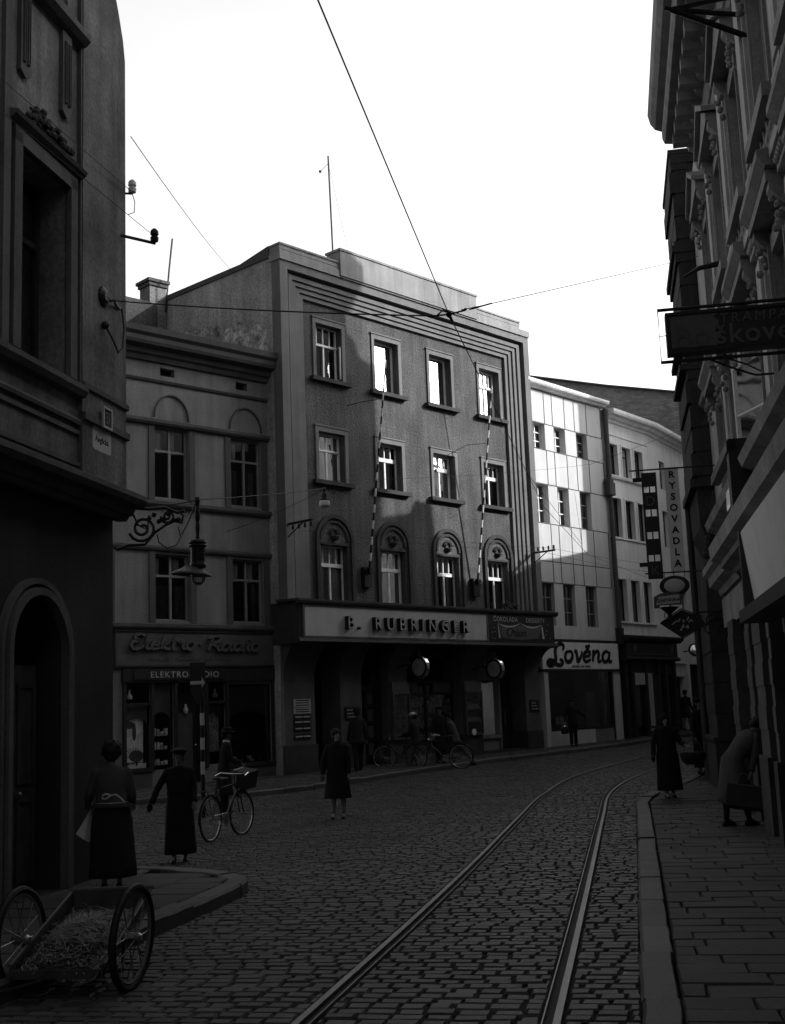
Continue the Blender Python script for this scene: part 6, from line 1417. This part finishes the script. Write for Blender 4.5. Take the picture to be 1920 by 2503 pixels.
# things held or set down
def held(o_person, p):     # world position of a point in a person's own coordinates
    return o_person.matrix_basis @ Vector(p)
def wpos(pr, v): a = pr.rotation_euler.z; return Vector((pr.location.x+v[0]*math.cos(a)-v[1]*math.sin(a), pr.location.y+v[0]*math.sin(a)+v[1]*math.cos(a), pr.location.z+v[2]))
h = wpos(ns, ns) if False else wpos(bn, ns['r'][2])
t = thing('shopping_bag', 'large dark flat bag with two wire handles held by the bending person', 'bag', (h.x-.12, h.y-.08, h.z-.50), R(-12))
mb = MB(); mb.loft([[(-.26,-.05,0),(.26,-.05,0),(.26,.05,0),(-.26,.05,0)],[(-.29,-.09,.05),(.29,-.09,.05),(.29,.09,.05),(-.29,.09,.05)],[(-.28,-.06,.34),(.28,-.06,.34),(.28,.06,.34),(-.28,.06,.34)]]); mb.build('bag_body', 'leather', t, rot=(0, R(8), 0))
mb = MB(); mb.tube([(-.28,-.065,.33),(.28,-.065,.33)], .010, 6); mb.build('bag_rim', 'cloth_lt', t, rot=(0, R(8), 0))
for y in (-.06, .06):
    mb = MB(); mb.tube([(.07*0-.10+.2*q/8+.0, y*(1-math.sin(PI*q/8)), .34+.15*math.sin(PI*q/8)**.7) for q in range(9)], .009, 6); mb.build('handle', 'cloth_lt', t)
h = wpos(bk, bs['l'][2])
t = thing('basket', 'round dark wicker basket with a hooped handle on the arm of the old person', 'basket', (h.x+.13, h.y-.02, h.z-.36), R(10))
mb = MB(); mb.loft([[(rx*math.cos(2*PI*j/20), ry*math.sin(2*PI*j/20), z) for j in range(20)] for rx, ry, z in ((.15,.11,0),(.22,.16,.08),(.25,.18,.18),(.23,.16,.22))]); mb.build('basket_body', 'wicker', t)
mb = MB(); mb.tube([(-.18*math.cos(PI*q/10), 0, .2+.24*math.sin(PI*q/10)) for q in range(11)], .012, 6); mb.build('handle', 'cloth_lt', t)
h = wpos(pk_, ks['r'][2])
t = thing('milk_can', 'round dark can with a shiny lid carried by the person in work clothes', 'can', (h.x-.03, h.y-.05, h.z-.42))
mb = MB(); mb.lathe([(.09,0),(.13,.03),(.14,.12),(.12,.2),(.07,.24)], (0,0,0), 16); mb.build('can_body', 'iron', t)
mb = MB(); mb.lathe([(.075,.23),(.10,.25),(.09,.28),(.04,.30),(.04,.33),(.0,.34)], (0,0,0), 16); mb.build('lid', 'chrome', t); mb = MB(); mb.tube([(-.13*math.cos(PI*q/8), 0, .15+.24*math.sin(PI*q/8)) for q in range(9)], .007, 5); mb.build('handle', 'steel', t)

# ------------------------------------------------------------------ bicycles
def bicycle(lab, loc, az, fender=True, lamp=False, turn=0, r=.34):
    t = thing('bicycle', lab, 'bicycle', loc, R(-az))          # local +y forward
    def wheel(y, tn=0):
        mb = MB(); mb.tube([(0, r*math.cos(2*PI*q/32), r+r*math.sin(2*PI*q/32)) for q in range(32)], .017, 6, closed=True); q_ = mb.build('wheel', 'rubber', t, loc=(0, y, 0), rot=(0, 0, R(tn)))
        mb = MB(); mb.tube([(0, (r-.026)*math.cos(2*PI*q/32), r+(r-.026)*math.sin(2*PI*q/32)) for q in range(32)], .010, 5, closed=True); mb.build('rim', 'steel', q_)
        mb = MB()
        for q in range(18): a = 2*PI*q/18; mb.tube([(.02*(-1)**q, .018*math.cos(a+.6), r+.018*math.sin(a+.6)), (0, (r-.03)*math.cos(a), r+(r-.03)*math.sin(a))], .0022, 3)
        mb.lathe([(.012,-.04),(.02,-.03),(.02,.03),(.012,.04)], (0,0,r), 8, 'x'); mb.build('spokes', 'steel', q_)
    wheel(-.52); wheel(.52, turn)
    bb, st, hd, ax = (0,-.06,.30), (0,-.20,.78), (0,.34,.82), (0,-.52,r)
    mb = MB(); 
    for a, b, rr in ((bb, st, .016), (st, hd, .015), (bb, (0,.37,.72), .018), (hd, (0,.40,.62), .018)): mb.tube([a, b], rr, 6)
    for sx in (-.035, .035): mb.tube([bb, (sx,-.52,r)], .010, 5); mb.tube([st, (sx,-.52,r)], .009, 5); mb.tube([(0,.40,.62), (sx,.43,.6), (sx,.52,r)], .011, 5)
    mb.build('frame', 'iron', t)
    mb = MB(); mb.tube([(0,.34,.80),(0,.33,.95)], .013, 6); mb.tube([(-.27,.12,.95),(-.25,.28,.99),(-.08,.36,.97),(.08,.36,.97),(.25,.28,.99),(.27,.12,.95)], .012, 6); mb.build('handlebar', 'chrome', t)
    mb = MB(); mb.loft([[(.015*math.cos(a), .06, .92+.01*math.sin(a)) for a in [2*PI*j/8 for j in range(8)]],[(.04*math.cos(a), -.12, .93+.02*math.sin(a)) for a in [2*PI*j/8 for j in range(8)]],[(.09*math.cos(a), -.24, .935+.025*math.sin(a)) for a in [2*PI*j/8 for j in range(8)]],[(.085*math.cos(a), -.31, .93+.02*math.sin(a)) for a in [2*PI*j/8 for j in range(8)]]]); mb.tube([st, (0,-.22,.92)], .012, 6); mb.build('saddle', 'leather', t)
    mb = MB(); mb.lathe([(.02,.02),(.095,.025),(.095,.03),(.02,.035)], (0,-.06,.30), 20, 'x'); mb.tube([(.06,-.06,.30),(.06,.08,.22),(.13,.09,.22)], .010, 5); mb.tube([(-.04,-.06,.30),(-.05,-.2,.38),(-.12,-.21,.38)], .010, 5)
    mb.tube([(.03,-.06,.395),(.03,-.52,r+.04)], .005, 4); mb.tube([(.03,-.06,.205),(.03,-.52,r-.04)], .005, 4); mb.build('crank', 'steel', t)
    if fender:
        for y, a0, a1 in ((-.52, 20, 190), (.52, 15, 150)):
            mb = MB(); mb.tube([(0, y+(r+.03)*math.cos(R(a0+(a1-a0)*q/16)), r+(r+.03)*math.sin(R(a0+(a1-a0)*q/16))) for q in range(17)], .016, 5); mb.build('mudguard', 'iron', t)
        mb = MB(); mb.tube([(-.05,-.36,.76),(-.05,-.72,.76),(.05,-.72,.76),(.05,-.36,.76)], .008, 5, closed=True); mb.tube([(-.05,-.7,.76),(-.04,-.52,r)], .006, 4); mb.tube([(.05,-.7,.76),(.04,-.52,r)], .006, 4); mb.build('carrier', 'iron', t)
    if lamp: mb = MB(); mb.ball((0,.42,.84), .055, 10, 8); mb.build('headlight', 'chrome', t)
    return t
b1 = bicycle('parked bicycle carrying a box over its front wheel, beside the banded signpost', (-2.80, 19.85, 0), 20, turn=-6)
mb = MB(); mb.loft([[(-.12,-.15,0),(.12,-.15,0),(.12,.15,0),(-.12,.15,0)],[(-.14,-.17,.28),(.14,-.17,.28),(.14,.17,.28),(-.14,.17,.28)]])
bp = b1.matrix_basis
v = Vector((math.sin(R(20))*.66, math.cos(R(20))*.66, 0))
bx = tag(mb.build('delivery_box', 'leather', None, loc=(b1.location.x+v.x, b1.location.y+v.y, .74), rot=(R(6), R(8), R(-20))), 'open dark delivery box fixed over the front wheel of the parked bicycle', 'box')
mb = MB(); mb.tube([(-.14,-.17,.285),(-.14,.17,.285)], .011, 6); mb.build('box_rim', 'sign_lt', bx)
bicycle('bicycle pushed by the person in the white cap along the kerb', (-.05, 36.25, gz(36.2)+.05), -62, turn=20)
bicycle('bicycle with a bright lamp held by the person bending in a light jacket', (1.2, 36.3, gz(36.3)+.0), -78, turn=30, lamp=True)

# ------------------------------------------------------------------ handcart with straw
ct = thing('handcart', 'two wheeled wooden handcart with spoked wheels and a sloping open tray, in the left foreground', 'handcart', (-2.39, 9.12, 0), R(-5))
rw_ = .345
for x in (-.38, .41):
    mb = MB(); mb.tube([(0, rw_*math.cos(2*PI*q/40), rw_+rw_*math.sin(2*PI*q/40)) for q in range(40)], .028, 8, closed=True); q_ = mb.build('wheel', 'rubber', ct, loc=(x, 0, 0), rot=(0, R(3 if x > 0 else -2), R(-6)))
    mb = MB(); mb.tube([(0, (rw_-.035)*math.cos(2*PI*q/40), rw_+(rw_-.035)*math.sin(2*PI*q/40)) for q in range(40)], .014, 6, closed=True); mb.build('rim', 'gframe', q_)
    mb = MB()
    for q in range(14): a = 2*PI*q/14; mb.tube([(.03*(-1)**q, .03*math.cos(a), rw_+.03*math.sin(a)), (0, (rw_-.04)*math.cos(a), rw_+(rw_-.04)*math.sin(a))], .0045, 4)
    mb.lathe([(.02,-.07),(.035,-.05),(.035,.05),(.02,.07)], (0,0,rw_), 10, 'x'); mb.build('spokes', 'steel', q_)
mb = MB(); mb.tube([(-.46,0,rw_),(-.37,0,rw_),(-.365,0,.12),(.355,0,.12),(.36,0,rw_),(.46,0,rw_)], .016, 8); mb.build('axle', 'iron', ct)
A = [(-.33,-.30,.16),(.31,-.30,.16),(.29,.86,.42),(-.31,.86,.42)]
mb = MB(); mb.add(A+[(p[0], p[1], p[2]-.03) for p in A], [(0,1,2,3),(4,5,6,7),(0,1,5,4),(1,2,6,5),(2,3,7,6),(3,0,4,7)]); mb.build('tray_floor', 'wood', ct)
def board(p, q, h0, h1, th=.022):
    mb = MB(); p, q = Vector(p), Vector(q); d = (q-p).normalized(); n_ = Vector((-d.y, d.x, 0)).normalized()*th
    mb.add([p, q, q+Vector((0,0,h1)), p+Vector((0,0,h0)), p+n_, q+n_, q+n_+Vector((0,0,h1)), p+n_+Vector((0,0,h0))], [(0,1,2,3),(4,5,6,7),(0,1,5,4),(1,2,6,5),(2,3,7,6),(3,0,4,7)]); return mb.build('side_board', 'wood', ct)
board(A[0], A[3], .06, .13); board(A[1], A[2], .06, .13); board(A[3], A[2], .14, .14); board(A[0], A[1], .03, .03)
mb = MB(); mb.tube([(-.345,-.31,.225),(-.325,.87,.555)], .014, 6); mb.tube([(.325,-.31,.225),(.305,.87,.555)], .014, 6); mb.tube([(-.34,.87,.565),(.33,.87,.575)], .016, 6); mb.build('tray_rail', 'kerb', ct)
mb = MB(); mb.tube([(.30,-.2,.2),(.28,-.42,.14),(.2,-.5,.12)], .012, 6); mb.tube([(-.1,-.35,.13),(-.35,-.45,.08),(-.62,-.85,.04)], .014, 6); mb.build('shaft', 'iron', ct)
mb = MB(); mb.box(-.2,.2,-.05,.05,rw_-.2,rw_-.02); mb.build('spring_block', 'wood', ct)
mb = MB(); pts = []
for q in range(4200):
    u, v_ = rng.uniform(-.28,.27), rng.beta(1.6,1.6)*1.06-.26; zf = .16+(v_+.30)*.224; hgt = .17*math.exp(-((u+.02)/.22)**2)*(.6+.5*math.sin(v_*5+1))+.02
    p = Vector((u, v_, zf+rng.uniform(0, max(.02, hgt)))); a = rng.uniform(0, 2*PI); L = rng.uniform(.04,.13); d = Vector((math.cos(a)*L, math.sin(a)*L, rng.normal(0,.018))); w_ = Vector((-math.sin(a), math.cos(a), .2))*.0022
    p1 = p+d*.5+Vector((rng.normal(0,.01), rng.normal(0,.01), rng.normal(.006,.008))); p2 = p+d
    b = len(mb.v); mb.v += [tuple(p-w_), tuple(p+w_), tuple(p1-w_), tuple(p1+w_), tuple(p2-w_), tuple(p2+w_)]; mb.f += [(b,b+1,b+3,b+2),(b+2,b+3,b+5,b+4)]
tag(mb.build('straw', 'straw', None, loc=ct.location, rot=ct.rotation_euler), 'loose straw heaped in the tray of the handcart', 'straw', kind='stuff')
